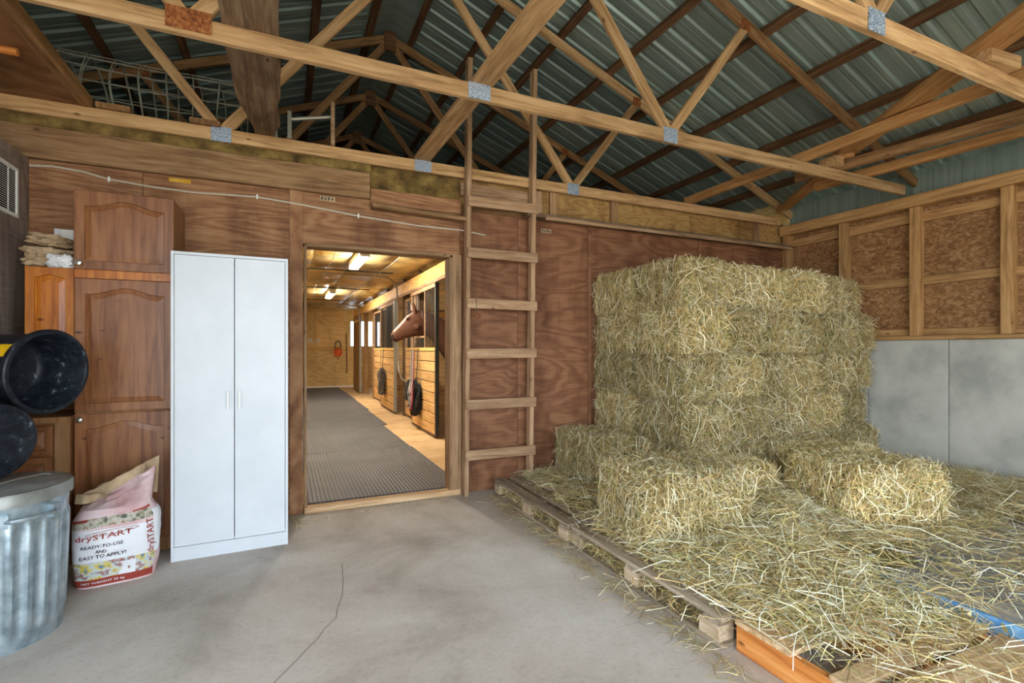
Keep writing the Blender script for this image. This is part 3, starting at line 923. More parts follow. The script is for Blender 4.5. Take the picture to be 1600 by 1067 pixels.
for k in range(1, 10):          # shoulders pinch together into a slanting crumpled mouth
    q = k / 9
    row = []
    for j in range(NU):
        x, y, z = bag_pt(2 * math.pi * j / NU, BH)
        wx = x / BW
        zz = BH + q * (0.10 + 0.115 * wx) + 0.018 * mnoise.noise(Vector((x * 20, q * 5, 2)))
        yy = y * (1 - 0.80 * q ** 0.7) + 0.06 * q + 0.030 * q * math.sin(x * 34) * (1 - abs(wx) * 0.4) + 0.022 * q * mnoise.noise(Vector((x * 16, q * 4, 5)))
        xx = x * (1 - 0.02 * q) + 0.02 * q
        row.append((xx, yy, zz))
    rings.append(row)
vs = [p for r in rings for p in r]
fs = []
for k in range(len(rings) - 1):
    for j in range(NU):
        fs.append((k*NU + j, k*NU + (j+1) % NU, (k+1)*NU + (j+1) % NU, (k+1)*NU + j))
fs.append(tuple(range(NU)))
M['sack'] = speck('pink_paper', [(0.3, srgb(190, 140, 140)), (0.5, srgb(216, 190, 190)), (0.7, srgb(226, 216, 216))], 4.5, 0.6, 0.25, detail=6)
body = MB().add(vs, fs).build('sack_body', M['sack'], sb, smooth=True)
# torn kraft lining standing in the mouth
for i, (xa, xb, dy, top0, top1) in enumerate(((-0.19, 0.12, 0.045, 0.50, 0.655), (-0.12, 0.19, 0.085, 0.53, 0.69), (-0.20, -0.05, 0.02, 0.52, 0.50))):
    v2, f2 = [], []
    n = 14
    for k in range(n + 1):
        q = k / n
        x = xa + (xb - xa) * q
        y = dy + 0.018 * math.sin(q * 9 + i)
        zt = top0 + (top1 - top0) * q + 0.012 * mnoise.noise(Vector((q * 6, i, 0)))
        v2 += [(x, y, BH + 0.02), (x + 0.005, y + 0.006, (BH + zt) / 2 + 0.02), (x + 0.01, y - 0.004, zt), (x + 0.01, y + 0.0, zt), (x + 0.005, y + 0.010, (BH + zt) / 2 + 0.02), (x, y + 0.004, BH + 0.02)]
    for k in range(n):
        for j in range(5):
            f2.append((k*6 + j, k*6 + j + 1, k*6 + 7 + j, k*6 + 6 + j))
    MB().add(v2, f2).build('paper_lining', M['paper'], sb, smooth=True)
def bag_patch(name, u0, u1, z0, z1, m, off=0.0015, skew=0.0, nu=22, nz=14):
    v2, f2 = [], []
    for a in range(nz + 1):
        for b_ in range(nu + 1):
            k = b_ / nu
            v2.append(bag_pt(u0 + (u1 - u0) * k, z0 + (z1 - z0) * a / nz + skew * k, off))
    for a in range(nz):
        for b_ in range(nu):
            i = a * (nu + 1) + b_
            f2.append((i, i + 1, i + nu + 2, i + nu + 1))
    return MB().add(v2, f2).build(name, m, sb, smooth=True)
M['lab_white'] = speck('print_white', [(0.3, srgb(214, 216, 220)), (0.7, srgb(236, 236, 238))], 5, 0.55, 0.05)
M['lab_red'] = plain('print_red', srgb(150, 58, 46), 0.55)
M['lab_dark'] = plain('print_dark', srgb(58, 44, 44), 0.6)
M['lab_photo'] = speck('print_photo', [(0.3, srgb(60, 62, 60)), (0.42, srgb(150, 146, 120)), (0.5, srgb(196, 190, 178)), (0.6, srgb(140, 116, 84)), (0.72, srgb(216, 214, 206))], 24, 0.55, 0, detail=3)
M['lab_photo2'] = speck('print_photo2', [(0.3, srgb(90, 130, 160)), (0.42, srgb(214, 190, 80)), (0.5, srgb(190, 206, 214)), (0.6, srgb(150, 96, 76)), (0.72, srgb(220, 224, 226))], 18, 0.55, 0, detail=2)
bag_patch('white_print', -1.25, 1.45, 0.155, 0.335, M['lab_white'])
bag_patch('picture_strip', -1.25, 0.95, 0.335, 0.385, M['lab_photo'], 0.002, 0.03)
bag_patch('red_flash', 0.2, 0.95, 0.40, 0.412, M['lab_red'], 0.002, 0.02)
bag_patch('red_flash', -1.25, -0.45, 0.37, 0.385, M['lab_red'], 0.0028, 0.012)
bag_patch('picture_strip', -1.25, 1.0, 0.055, 0.155, M['lab_photo2'], 0.002)
bag_patch('white_stripe', 0.0, 0.25, 0.055, 0.135, M['lab_white'], 0.0026)
bag_patch('red_band', -1.25, 1.0, 0.012, 0.055, M['lab_red'], 0.002)
bag_patch('side_print', 0.95, 1.75, 0.15, 0.40, M['lab_white'], 0.0022)

def text_mesh(s, bold=0.0):
    cu = bpy.data.curves.new('lettering', 'FONT')
    cu.body = s
    cu.size = 1.0
    cu.offset = bold
    cu.resolution_u = 2
    ob = bpy.data.objects.new('lettering', cu)
    COL.objects.link(ob)
    dg = bpy.context.evaluated_depsgraph_get()
    me = bpy.data.meshes.new_from_object(ob.evaluated_get(dg))
    bpy.data.objects.remove(ob)
    xs = [v.co.x for v in me.vertices]
    ys = [v.co.y for v in me.vertices]
    return me, min(xs), max(xs), min(ys), max(ys)
def bag_text(s, fn, m, bold=0.015):
    me, x0, x1, y0, y1 = text_mesh(s, bold)
    for v in me.vertices:
        v.co = fn((v.co.x - x0) / (x1 - x0), (v.co.y - y0) / (y1 - y0))
    return link_mesh('lettering', me, m, sb)
def x_to_u(x):      # angle for a wanted sideways position on the front
    k = max(-0.995, min(0.995, x / (BW * 1.0)))
    return math.asin(math.copysign(abs(k) ** (1 / 0.55), k))
def front(xa, xb, z0, z1, off=0.008, lift=0.0):
    return lambda a, b_: bag_pt(x_to_u(xa + (xb - xa) * a), z0 + (z1 - z0) * b_ + lift * a, off)
bag_text('drySTART', front(-0.17, 0.075, 0.268, 0.308, lift=0.012), M['lab_red'], 0.01)
bag_text('READY-TO-USE', front(-0.145, 0.035, 0.232, 0.250, lift=0.006), M['lab_dark'])
bag_text('AND', front(-0.085, -0.035, 0.204, 0.222), M['lab_dark'])
bag_text('EASY TO APPLY!', front(-0.15, 0.045, 0.174, 0.194, lift=0.006), M['lab_dark'])
bag_text('NET WEIGHT 25 kg', front(-0.15, 0.04, 0.026, 0.041), M['lab_white'])
bag_text('drySTART', lambda a, b_: bag_pt(x_to_u(0.180 - 0.045 * b_), 0.155 + 0.20 * a, 0.008), M['lab_red'], 0.01)
sw = []
for k in range(31):       # the oval swoosh over the name
    a = 2 * math.pi * k / 30
    x, z = -0.01 + 0.115 * math.cos(a), 0.315 + 0.012 * math.sin(a) + 0.05 * (0.115 * math.cos(a))
    sw.append(bag_pt(x_to_u(x), z, 0.005))
MB().tube(sw[:-1], 0.0013, 4, closed=True).build('swoosh', M['lab_red'], sb)

# ------------------------------------------------------------------ stable aisle: shell
AC = 2.74           # aisle ceiling
wa = struct_root('wall_far')
for x0, x1 in ((-0.2, 1.0), (1.0, 2.05)):
    panel('plywood_panel', x0 + .002, x1 - .002, FAR - 0.02, FAR, 0.06, 1.30, M['ply_yellow'], wa)
    panel('plywood_panel', x0 + .002, x1 - .002, FAR - 0.02, FAR, 1.44, AC, M['ply_yellow'], wa)
lumber('rail_board', (-0.2, FAR - 0.03, 1.37), (2.05, FAR - 0.03, 1.37), 0.03, 0.14, M['beam_y'], wa)
lumber('foot_board', (-0.2, FAR - 0.03, 0.03), (2.6, FAR - 0.03, 0.03), 0.03, 0.06, M['white'], wa)
m_ = MB()
m_.box(-3.7, 2.1, FAR, FAR + 0.1, 0, 3.3)
m_.box(2.1, 6.2, FAR, FAR + 0.1, 0, 1.42)
m_.box(2.1, 6.2, FAR, FAR + 0.1, 2.38, 3.3)
m_.box(3.2, 6.2, FAR, FAR + 0.1, 1.42, 2.38)
m_.build('wall_core', M['ply_yellow'], wa)
MB().prism([(-3.75, 3.3), (6.2, 3.3), (6.2, 3.35), (RIDGE, 5.2), (-3.75, 3.35)], FAR, FAR + 0.1).build('gable', M['ply_grey'], wa)
wn = struct_root('window_1')
for p, q in (((2.12, 1.42), (2.12, 2.38)), ((3.18, 1.42), (3.18, 2.38)), ((2.65, 1.42), (2.65, 2.38))):
    lumber('window_frame', (p[0], FAR + 0.03, p[1]), (q[0], FAR + 0.03, q[1]), 0.05, 0.06, M['white'], wn, up=(0, 1, 0))
for z in (1.44, 2.36):
    lumber('window_frame', (2.1, FAR + 0.03, z), (3.2, FAR + 0.03, z), 0.06, 0.05, M['white'], wn)
struct(MB().box(-0.30, -0.2, D + 0.13, FAR, 0, AC).build('wall_aisle', M['ply_yellow']))
# outer stall wall with three window openings
so = MB()
wins = [(8.0, 9.2), (11.4, 12.6), (15.0, 16.2)]
so.box(R, R + 0.1, D + 0.13, FAR, 0, 1.30)
so.box(R, R + 0.1, D + 0.13, FAR, 2.25, 3.3)
so.box(R + 0.1, R + 0.12, D, D + 0.6, 1.3, 3.3)
e0 = D + 0.13
for a, b in wins:
    so.box(R, R + 0.1, e0, a, 1.30, 2.25)
    e0 = b
so.box(R, R + 0.1, e0, FAR, 1.30, 2.25)
struct(so.build('wall_stall', M['ply_yellow']))
for i, (a, b) in enumerate(wins):
    w_ = struct_root('window_%d' % (i + 2))
    for y in (a + .02, (a + b) / 2, b - .02):
        lumber('window_frame', (R + 0.05, y, 1.30), (R + 0.05, y, 2.25), 0.04, 0.05, M['white'], w_, up=(1, 0, 0))
# ceiling of faced insulation batts
ca = struct_root('ceiling_aisle')
MB().box(-3.65, R + 0.1, D + 0.13, FAR, AC + 0.05, AC + 0.09).build('ceiling_deck', M['ply_grey'], ca)
def batt_mesh(seed):
    n = 10
    vs, fs = [], []
    for j in range(n + 1):
        for i in range(n + 1):
            x, y = -0.30 + 0.6 * i / n, -0.6 + 1.2 * j / n
            e = (math.sin(math.pi * i / n) * math.sin(math.pi * j / n)) ** 0.5
            vs.append((x, y, 0.045 - e * (0.05 + 0.03 * mnoise.noise(Vector((x * 5, y * 5, seed))))))
    for j in range(n):
        for i in range(n):
            a = j * (n + 1) + i
            fs.append((a, a + n + 1, a + n + 2, a + 1))
    me = bpy.data.meshes.new('insulation_batt')
    me.from_pydata(vs, [], fs)
    me.materials.append(M['batt'])
    me.shade_smooth()
    return me
bms = [batt_mesh(s * 3.7) for s in range(4)]
for i in range(9):
    for j in range(12):
        o = bpy.data.objects.new('insulation_batt', bms[(i * 5 + j * 3) % 4])
        COL.objects.link(o)
        o.parent = ca
        o.location = (0.1 + 0.6 * i, D + 0.75 + 1.2 * j, AC + 0.0)
wr_ = MB()
for x in (0.25, 0.62, 1.5):
    wr_.tube([(x + 0.03 * math.sin(y), y, AC - 0.045) for y in [4.7 + k for k in range(14)]], 0.006, 5)
wr_.build('ceiling_wire', M['steel'], ca)
for y in (8.9, 11.6, 14.4):
    MB().tube([(-0.1, y, AC - 0.04), (1.75, y, AC - 0.04)], 0.012, 6).build('ceiling_batten', M['steel_dark'], ca)

# ------------------------------------------------------------------ aisle: lamps, mats
def lamp(y, label):
    t = thing('fluorescent_light', label, 'ceiling light', (1.0, y, AC - 0.10), 0, 'aisle tube lights')
    MB().box(-0.07, 0.07, -0.62, 0.62, 0.03, 0.10).build('housing', M['white'], t)
    tb = MB()
    tb.box(-0.06, 0.06, -0.6, 0.6, -0.01, 0.03)
    tb.build('tube', M['lamp'], t)
    for s in (-1, 1):
        MB().box(-0.068, 0.068, s * 0.61 - 0.012, s * 0.61 + 0.012, -0.012, 0.03).build('end_cap', M['white'], t)
lamp(7.65, 'lit tube light on the aisle ceiling nearer the doorway')
lamp(12.7, 'lit tube light on the aisle ceiling further from the doorway')
my = [(4.66, 6.80, 0.18, 1.60), (6.81, 8.98, 0.16, 1.58), (8.99, 11.40, 0.20, 1.66), (11.41, 13.8, 0.17, 1.70), (13.81, 16.2, 0.22, 1.72), (16.21, 18.3, 0.2, 1.7)]
mlab = ['ribbed grey rubber mat just inside the stable doorway', 'ribbed grey rubber mat, second one in from the doorway', 'ribbed grey rubber mat, third one in from the doorway', 'ribbed grey rubber mat, fourth one in from the doorway', 'ribbed grey rubber mat, last but one before the end wall', 'ribbed grey rubber mat lying against the aisle end wall']
for (a, b, x0, x1), lb in zip(my, mlab):
    v_, f_ = chamfer_box(b - a, x1 - x0, 0.018, 0.004)
    o = MB().add([(-y, x, z) for x, y, z in v_], f_).build('rubber_mat', M['mat'])
    o.location = ((x0 + x1) / 2, (a + b) / 2, 0.009)
    set_props(o, lb, 'floor mat', 'rubber mats along the aisle')

# ------------------------------------------------------------------ stall fronts
hb = set_props(lumber('stall_beam', (STALL, 4.6, 2.53), (STALL, 17.4, 2.53), 0.09, 0.22, M['beam_y']), 'long yellow header beam above the stall fronts', 'beam')
rail = set_props(lumber('door_track', (STALL - 0.06, 6.0, 2.40), (STALL - 0.06, 17.0, 2.40), 0.03, 0.05, M['ladder']), 'pale sliding door track under the stall header beam', 'track')
def post(y, label, m=M['post_dark'], w=0.12, top=AC + 0.04):
    return set_props(lumber('stall_post', (STALL + 0.11, y, 0), (STALL + 0.11, y, top), w, 0.12, m, None, up=(1, 0, 0)), label, 'post', 'posts of the stall fronts')
post(6.95, 'brown stall post beside the nearest sliding stall door', M['post'])
post(10.12, 'dark stall post behind the bent conduit, between the first two stalls')
post(8.85, 'dark stall post next to the horse')
post(11.95, 'dark stall post behind the second sliding door')
post(14.0, 'brown stall post beside the open third stall', M['post'])
post(15.6, 'brown post the furthest stall door leans against', M['post'])
post(17.2, 'stall post closest to the aisle end wall', M['post'])
def stall_panel(name, label, cat, y0, y1, x, m, gap=None, group=None, dark_edge=False, zb=0.05, full=False, dz=2.36):
    L = y1 - y0
    t = thing(name, label, cat, (x, (y0 + y1) / 2, 0), 0, group)
    nb = 8
    zt = 1.33
    if full:
        zt = 2.2; nb = 1
    for k in range(nb):
        z0 = zb + (zt - zb) * k / nb
        z1 = zb + (zt - zb) * (k + 1) / nb - 0.012
        lumber('board', (0, -L/2 + 0.03, (z0 + z1) / 2), (0, L/2 - 0.03, (z0 + z1) / 2), 0.03, z1 - z0, m, t)
    MB().box(0.012, 0.016, -L/2 + 0.03, L/2 - 0.03, zb, zt).build('backing_sheet', M['post_dark'], t)
    e = M['steel_dark'] if dark_edge else M['steel']
    f = MB()
    f.box(-0.028, 0.028, -L/2 - 0.0, -L/2 + 0.045, zb, dz).build('end_stile', e, t)
    MB().box(-0.024, 0.024, L/2 - 0.04, L/2, zb, dz).build('end_stile', M['ladder'], t)
    MB().box(-0.025, 0.025, -L/2 + 0.045, L/2 - 0.04, dz - 0.06, dz).build('top_rail', M['ladder'], t)
    MB().box(-0.025, 0.025, -L/2 + 0.045, L/2 - 0.04, zt, zt + 0.05).build('mid_rail', M['beam_y'], t)
    MB().box(-0.022, 0.022, -L/2 + 0.045, L/2 - 0.04, zb - 0.03, zb).build('bottom_rail', M['post_dark'], t)
    if not full:
        bars = MB()
        k = -L/2 + 0.10
        while k < L/2 - 0.06:
            if gap is None or not (gap[0] < k < gap[1]):
                bars.box(-0.005, 0.005, k - 0.005, k + 0.005, zt + 0.05, dz - 0.06)
            else:
                bars.box(-0.005, 0.005, k - 0.005, k + 0.005, zt + 0.05, gap[2])
            k += 0.095
        bars.build('bars', M['steel_dark'], t, kind='stuff')
        if gap:
            g = MB()
            g.box(-0.014, 0.014, gap[0] - 0.014, gap[0] + 0.014, zt + 0.05, dz - 0.06)
            g.box(-0.014, 0.014, gap[1] - 0.014, gap[1] + 0.014, zt + 0.05, dz - 0.06)
            g.box(-0.014, 0.014, gap[0], gap[1], gap[2] - 0.014, gap[2] + 0.014)
            g.build('neck_opening_frame', M['ladder'], t)
    return t
stall_panel('stall_door', 'sliding stall door with a neck opening where the horse looks out', 'stall door', 7.25, 8.85, STALL - 0.06, M['pine_board'], gap=(-0.10, 0.58, 1.56), dark_edge=True, group='sliding stall doors')
stall_panel('stall_screen', 'fixed barred stall screen between the first door and the conduit post', 'stall screen', 8.93, 10.04, STALL + 0.09, M['pine_board'])
stall_panel('stall_door', 'sliding stall door with a grey bag hung on it', 'stall door', 10.35, 12.0, STALL - 0.06, M['pine_board'], group='sliding stall doors')
stall_panel('stall_screen', 'fixed barred stall screen beside the open third stall', 'stall screen', 12.03, 13.92, STALL + 0.09, M['pine_board'])
stall_panel('stall_door', 'plain boarded stall door furthest down the aisle', 'stall door', 15.6, 17.1, STALL - 0.06, M['ply_pale'], full=True, group='sliding stall doors')
stall_panel('stall_screen', 'short boarded stall screen between doorway and nearest stall post', 'stall screen', 4.62, 6.87, STALL + 0.09, M['pine_board'])
# partitions between the stalls
for y, lb in ((10.2, 'board partition behind the conduit post inside the stalls'), (14.05, 'board partition beside the open third stall')):
    t = thing('stall_partition', lb, 'partition', (4.1, y, 0))
    for k in range(8):
        lumber('board', (-1.8, 0, 0.1 + 0.17 * k), (1.8, 0, 0.1 + 0.17 * k), 0.03, 0.165, M['pine_board'], t)
# conduit and outlet
cd_ = thing('conduit', 'grey bent conduit from the ceiling down to a white outlet', 'conduit', (0, 0, 0))
MB().tube([(0.6, 9.3, AC - 0.05), (1.5, 9.3, AC - 0.05), (1.75, 9.35, AC - 0.06), (1.93, 9.6, AC - 0.12), (2.02, 9.9, 2.55), (2.05, 10.0, 2.3), (2.06, 10.0, 1.7), (2.07, 9.99, 1.2), (2.07, 9.95, 0.95), (2.09, 9.8, 0.78), (2.13, 9.6, 0.73), (2.19, 9.48, 0.73)], 0.016, 8).build('pipe', M['steel'], cd_, smooth=True)
MB().box(2.165, 2.22, 9.38, 9.52, 0.66, 0.80).build('outlet_box', M['white'], cd_)
c2 = thing('conduit', 'bent conduit at the far end of the stall fronts', 'conduit', (0, 0, 0))
MB().tube([(0.3, 15.5, AC - 0.05), (1.6, 15.5, AC - 0.05), (1.9, 15.5, AC - 0.1), (2.03, 15.5, 2.6), (2.05, 15.5, 2.2)], 0.018, 8).build('pipe', M['steel'], c2, smooth=True)

# things hung on the doors
def hanging(name, label, y, z0, z1, m, seed, w, x=STALL - 0.13, extra=None):
    t = thing(name, label, 'tack', (x, y, z0))
    o = crumple('bundle', 0.07, w, (z1 - z0) / 2, m, seed, 0.35, t)
    o.location = (-0.03, 0, (z1 - z0) / 2)
    MB().tube([(-0.01, 0.0, (z1 - z0) * 0.9), (0.02, 0.02, 1.35 - z0), (0.042, 0.02, 1.355 - z0)], 0.008, 5).build('strap', M['steel_dark'], t)
    if extra: extra(t)
    return t
dk = speck('dark_fabric', [(0.3, srgb(26, 26, 28)), (0.7, srgb(58, 54, 52))], 12, 0.9, 0.2)
gr = speck('grey_fabric', [(0.3, srgb(70, 66, 62)), (0.7, srgb(120, 112, 104))], 12, 0.9, 0.2)
hanging('tack_bag', 'grey bag hanging on the second sliding stall door', 11.45, 0.30, 0.92, gr, 3, 0.19)
def halter_ropes(t):
    cols = [srgb(150, 50, 56), srgb(150, 140, 150), srgb(186, 170, 140), srgb(60, 60, 90), srgb(190, 180, 160)]
    for k in range(5):
        a = -0.12 + 0.05 * k
        MB().tube([(-0.08, a, 1.13), (-0.10, a - 0.01, 0.62), (-0.12, a - 0.05, 0.34), (-0.13, a - 0.02, 0.14 + 0.02 * k), (-0.13, a + 0.05, 0.16), (-0.12, a + 0.05, 0.40), (-0.09, a + 0.01, 0.62), (-0.07, a + 0.01, 1.13)], [.003, .004, .013, .014, .014, .013, .004, .003], 6).build('rope', plain('rope%d' % k, cols[k], 0.8), t, smooth=True)
hanging('halter_bundle', 'dark halters and coloured lead ropes under the horse', 8.22, 0.22, 0.84, dk, 8, 0.17, extra=halter_ropes)
nb_ = hanging('tack_bag', 'black nosebag hanging beside the coloured lead ropes', 8.62, 0.42, 0.80, dk, 12, 0.17)
lt = thing('door_latch', 'metal latch on the stall door below the horse', 'latch', (STALL - 0.095, 8.72, 1.05))
MB().box(-0.02, 0.01, -0.05, 0.05, -0.03, 0.03).box(-0.05, -0.02, -0.012, 0.012, -0.16, 0.03).build('latch_body', M['steel'], lt)
for x, lb in ((0.60, 'white wall socket on the end wall, outermost of three'), (0.80, 'white wall socket on the end wall, middle of three'), (1.05, 'white wall socket on the end wall, next to the orange hanging reel')):
    s_ = thing('wall_socket', lb, 'socket', (x, FAR - 0.02, 1.65))
    MB().box(-0.07, 0.07, -0.01, 0, -0.05, 0.05).build('plate', M['white'], s_)
    MB().box(-0.03, 0.03, -0.013, -0.009, -0.018, 0.018).build('socket_face', M['steel'], s_)
orr = thing('cord_reel', 'orange cord reel hanging on the aisle end wall', 'cord reel', (1.70, FAR - 0.05, 1.02))
MB().tube([(0.10 * math.cos(a), -0.04, 0.42 + 0.2 * math.sin(a)) for a in [2 * math.pi * i / 14 for i in range(14)]], 0.02, 6, closed=True).build('cord_loop', M['steel_dark'], orr, smooth=True)
o = crumple('reel', 0.13, 0.06, 0.15, M['orange'], 5, 0.2, orr); o.location = (0, -0.05, 0.22)
MB().tube([(-0.05, -0.05, 0.1), (0.0, -0.05, -0.05), (0.06, -0.05, 0.08)], 0.02, 6).build('cord_end', M['ladder'], orr)
set_props(MB().tube([(2.0, FAR - 0.05, 0.5), (2.0, FAR - 0.05, 1.9)], 0.025, 8).build('tool_handle', M['post']), 'tool handle leaning beside the end wall window', 'tool')

# ------------------------------------------------------------------ horse looking out of the stall
def hx(zx, zy):
    return (1.6 + (zx - 176) * 0.00256, 2.471 - 0.002576 * zy)
secs = [((171, 346), (174, 360), .018), ((175, 332), (181, 374), .040), ((184, 318), (196, 386), .050), ((198, 303), (212, 389), .052), ((214, 286), (232, 378), .050), ((233, 266), (264, 364), .056), ((252, 244), (300, 356), .072), ((272, 220), (334, 350), .092), ((292, 200), (366, 344), .098), ((318, 184), (392, 340), .092), ((352, 178), (412, 346), .085), ((410, 184), (442, 372), .10), ((490, 215), (500, 450), .14), ((600, 275), (560, 540), .20), ((720, 300), (690, 590), .27), ((860, 308), (850, 600), .29), ((1010, 300), (1010, 575), .28), ((1110, 312), (1110, 530), .23), ((1170, 345), (1160, 480), .13), ((1195, 390), (1190, 440), .04)]
HY = 8.28
hv, hf = [], []
NS = 20
for (tp, bt, w) in secs:
    tx, tz = hx(*tp)
    bx_, bz = hx(*bt)
    for j in range(NS):
        a = 2 * math.pi * j / NS
        k = 0.5 - 0.5 * math.cos(a)
        s = math.sin(a)
        ww = w * math.copysign(abs(s) ** 0.85, s)
        hv.append((tx + (bx_ - tx) * k, HY + ww, tz + (bz - tz) * k))
for i in range(len(secs) - 1):
    for j in range(NS):
        hf.append((i*NS + j, i*NS + (j+1) % NS, (i+1)*NS + (j+1) % NS, (i+1)*NS + j))
hf.append(tuple(range(NS)))
hf.append(tuple(range(len(secs)*NS - 1, (len(secs)-1)*NS - 1, -1)))
hm = MB().add(hv, hf)
def chain(pts, rs, n=12):
    hm.tube(pts, rs, n)
# legs: front straight, hind with stifle and hock
for s in (-1, 1):
    y = HY + s * 0.15
    chain([(2.72, y, 1.15), (2.68, y, 0.85), (2.66, y, 0.52), (2.66, y, 0.47), (2.66, y, 0.18), (2.63, y, 0.10), (2.62, y, 0.05), (2.61, y, 0.0)], [.12, .085, .055, .05, .036, .045, .055, .065])
    chain([(3.95, y, 1.25), (3.86, y, 0.95), (4.06, y, 0.62), (4.10, y, 0.52), (4.04, y, 0.20), (4.01, y, 0.11), (4.0, y, 0.05), (3.99, y, 0.0)], [.20, .15, .065, .055, .038, .046, .056, .066])
    # ears
    ex_, ez_ = hx(322, 186)
    chain([(ex_ + .01, HY + s * 0.048, ez_ - 0.03), (ex_ - .005, HY + s * 0.056, ez_ + 0.05), (ex_ - .022, HY + s * 0.062, ez_ + 0.11), (ex_ - .038, HY + s * 0.060, ez_ + 0.155)], [.030, .036, .026, .006], 10)
    # cheek, brow, nostril rims
    cx_, cz_ = hx(338, 290)
    chain([(cx_ - .05, HY + s * .055, cz_ + .02), (cx_, HY + s * .062, cz_), (cx_ + .05, HY + s * .05, cz_ - .02)], [.05, .065, .05], 10)
    bx2, bz2 = hx(276, 232)
    chain([(bx2 - .03, HY + s * .062, bz2 - .01), (bx2 + .015, HY + s * .07, bz2 + .004), (bx2 + .05, HY + s * .06, bz2)], [.014, .024, .014], 8)
me = bpy.data.meshes.new('horse_body')
me.from_pydata(hm.v, [], hm.f)
bm = bmesh.new(); bm.from_mesh(me); bmesh.ops.recalc_face_normals(bm, faces=bm.faces); bm.to_mesh(me); bm.free()
tmp = bpy.data.objects.new('tmp_horse', me)
COL.objects.link(tmp)
rm = tmp.modifiers.new('r', 'REMESH'); rm.mode = 'VOXEL'; rm.voxel_size = 0.012
sm_ = tmp.modifiers.new('s', 'SMOOTH'); sm_.factor = 0.5; sm_.iterations = 5
dg = bpy.context.evaluated_depsgraph_get()
me2 = bpy.data.meshes.new_from_object(tmp.evaluated_get(dg))
bpy.data.objects.remove(tmp)
me2.name = 'horse_body'
me2.transform(Matrix.Translation((-2.9, -HY, 0)))
nv = len(me2.vertices)
co = np.empty(nv * 3); me2.vertices.foreach_get('co', co); co = co.reshape(-1, 3)
X = co[:, 0] + 2.9; Yh = co[:, 1]; Zh = co[:, 2]
colr = np.tile(np.array(srgb(88, 56, 40)), (nv, 1))
dark_m = np.clip((1.66 - X + (1.56 - Zh) * 0.6) / 0.08, 0, 1)[:, None]
colr = colr * (1 - dark_m) + np.array(srgb(52, 40, 38)) * dark_m
# pale blaze down the front of the face
face = np.clip((1.98 - X) / 0.05, 0, 1) * np.clip((X - 1.62) / 0.03, 0, 1)
ftop = np.interp(X, [hx(a[0], a[1])[0] for a, b, w in secs[:10]], [hx(a[0], a[1])[1] for a, b, w in secs[:10]])
bl = face * np.clip(1.6 - (ftop - Zh) / 0.035, 0, 1) * np.clip(2.2 - np.abs(Yh) / 0.03, 0, 1)
bl = bl[:, None]
colr = colr * (1 - bl) + np.array(srgb(168, 150, 138)) * bl
leg = np.clip((0.55 - Zh) / 0.2, 0, 1)[:, None]
colr = colr * (1 - leg) + np.array(srgb(46, 32, 26)) * leg
colr[:, 3] = 1
ca_ = me2.color_attributes.new('Col', 'FLOAT_COLOR', 'POINT')
ca_.data.foreach_set('color', colr.astype(np.float32).ravel())
t = NT('horse_coat')
a_ = t.n('ShaderNodeAttribute', attribute_name='Col')
v = t.coords((1, 1, 1))
s = t.noise(v, 60, 3)
c = t.mix(t.ramp(s, [(0.35, (0, 0, 0, 1)), (0.75, (0.35, 0.35, 0.35, 1))]), a_.outputs['Color'], (0.5, 0.42, 0.36, 1), 'MULTIPLY')
M['coat'] = t.done(c, 0.72, 0, 0.15)
hr_ = thing('horse', 'chestnut horse with a pale blaze looking out over its stall door', 'horse', (2.9, HY, 0))
me2.materials.clear()
link_mesh('horse_body', me2, M['coat'], hr_, True)
eye_m = plain('eye', srgb(18, 12, 10), 0.12, 0, 0.6)
for s in (-1, 1):
    ex_, ez_ = hx(274, 240)
    bm = bmesh.new(); bmesh.ops.create_uvsphere(bm, u_segments=14, v_segments=10, radius=0.021)
    me = bpy.data.meshes.new('eye'); bm.to_mesh(me); bm.free()
    o = link_mesh('eye', me, eye_m, hr_, True); o.location = (ex_ - 2.9, s * 0.070, ez_)
    nx_, nz_ = hx(182, 346)
    bm = bmesh.new(); bmesh.ops.create_uvsphere(bm, u_segments=12, v_segments=8, radius=0.016)
    for vv in bm.verts: vv.co.z *= 1.4; vv.co.y *= 0.5
    me = bpy.data.meshes.new('nostril'); bm.to_mesh(me); bm.free()
    o = link_mesh('nostril', me, eye_m, hr_, True); o.location = (nx_ - 2.9, s * 0.040, nz_)
mo = [hx(182, 366), hx(196, 371), hx(210, 370), hx(226, 362)]
for s in (-1, 1):
    MB().tube([(a - 2.9, s * (0.043 + 0.004 * i), b) for i, (a, b) in enumerate(mo)], [.003, .005, .005, .002], 5).build('mouth_line', eye_m, hr_)
fl_ = MB()
for k in range(26):
    a, b = hx(310 + random.uniform(-8, 14), 184)
    yy = random.uniform(-.035, .035)
    L_ = random.uniform(.06, .13)
    fl_.tube([(a - 2.9, yy, b - .005), (a - 2.9 - .35 * L_ - .008, yy * 1.2, b - .30 * L_ + .008), (a - 2.9 - .75 * L_, yy * 1.5, b - .62 * L_)], [.006, .005, .002], 4, cap=False)
fl_.build('forelock', plain('forelock', srgb(62, 36, 26), 0.7), hr_, kind='stuff')
mn = MB()
for k in range(120):
    q = random.random()
    x0_, z0_ = hx(335 + 260 * q, 180 + 95 * q ** 1.5)
    sd = random.choice((-1, 1)) if random.random() < 0.25 else 1
    yy = random.uniform(-0.02, 0.02)
    L_ = random.uniform(0.08, 0.18)
    mn.tube([(x0_ - 2.9, yy, z0_ - 0.01), (x0_ - 2.9 + random.uniform(-.01, .01), yy + sd * 0.05, z0_ + 0.012), (x0_ - 2.9 + random.uniform(-.02, .02), yy + sd * 0.10, z0_ - L_)], [.008, .007, .003], 4, cap=False)
mn.build('mane', plain('mane', srgb(74, 40, 26), 0.6), hr_, kind='stuff')

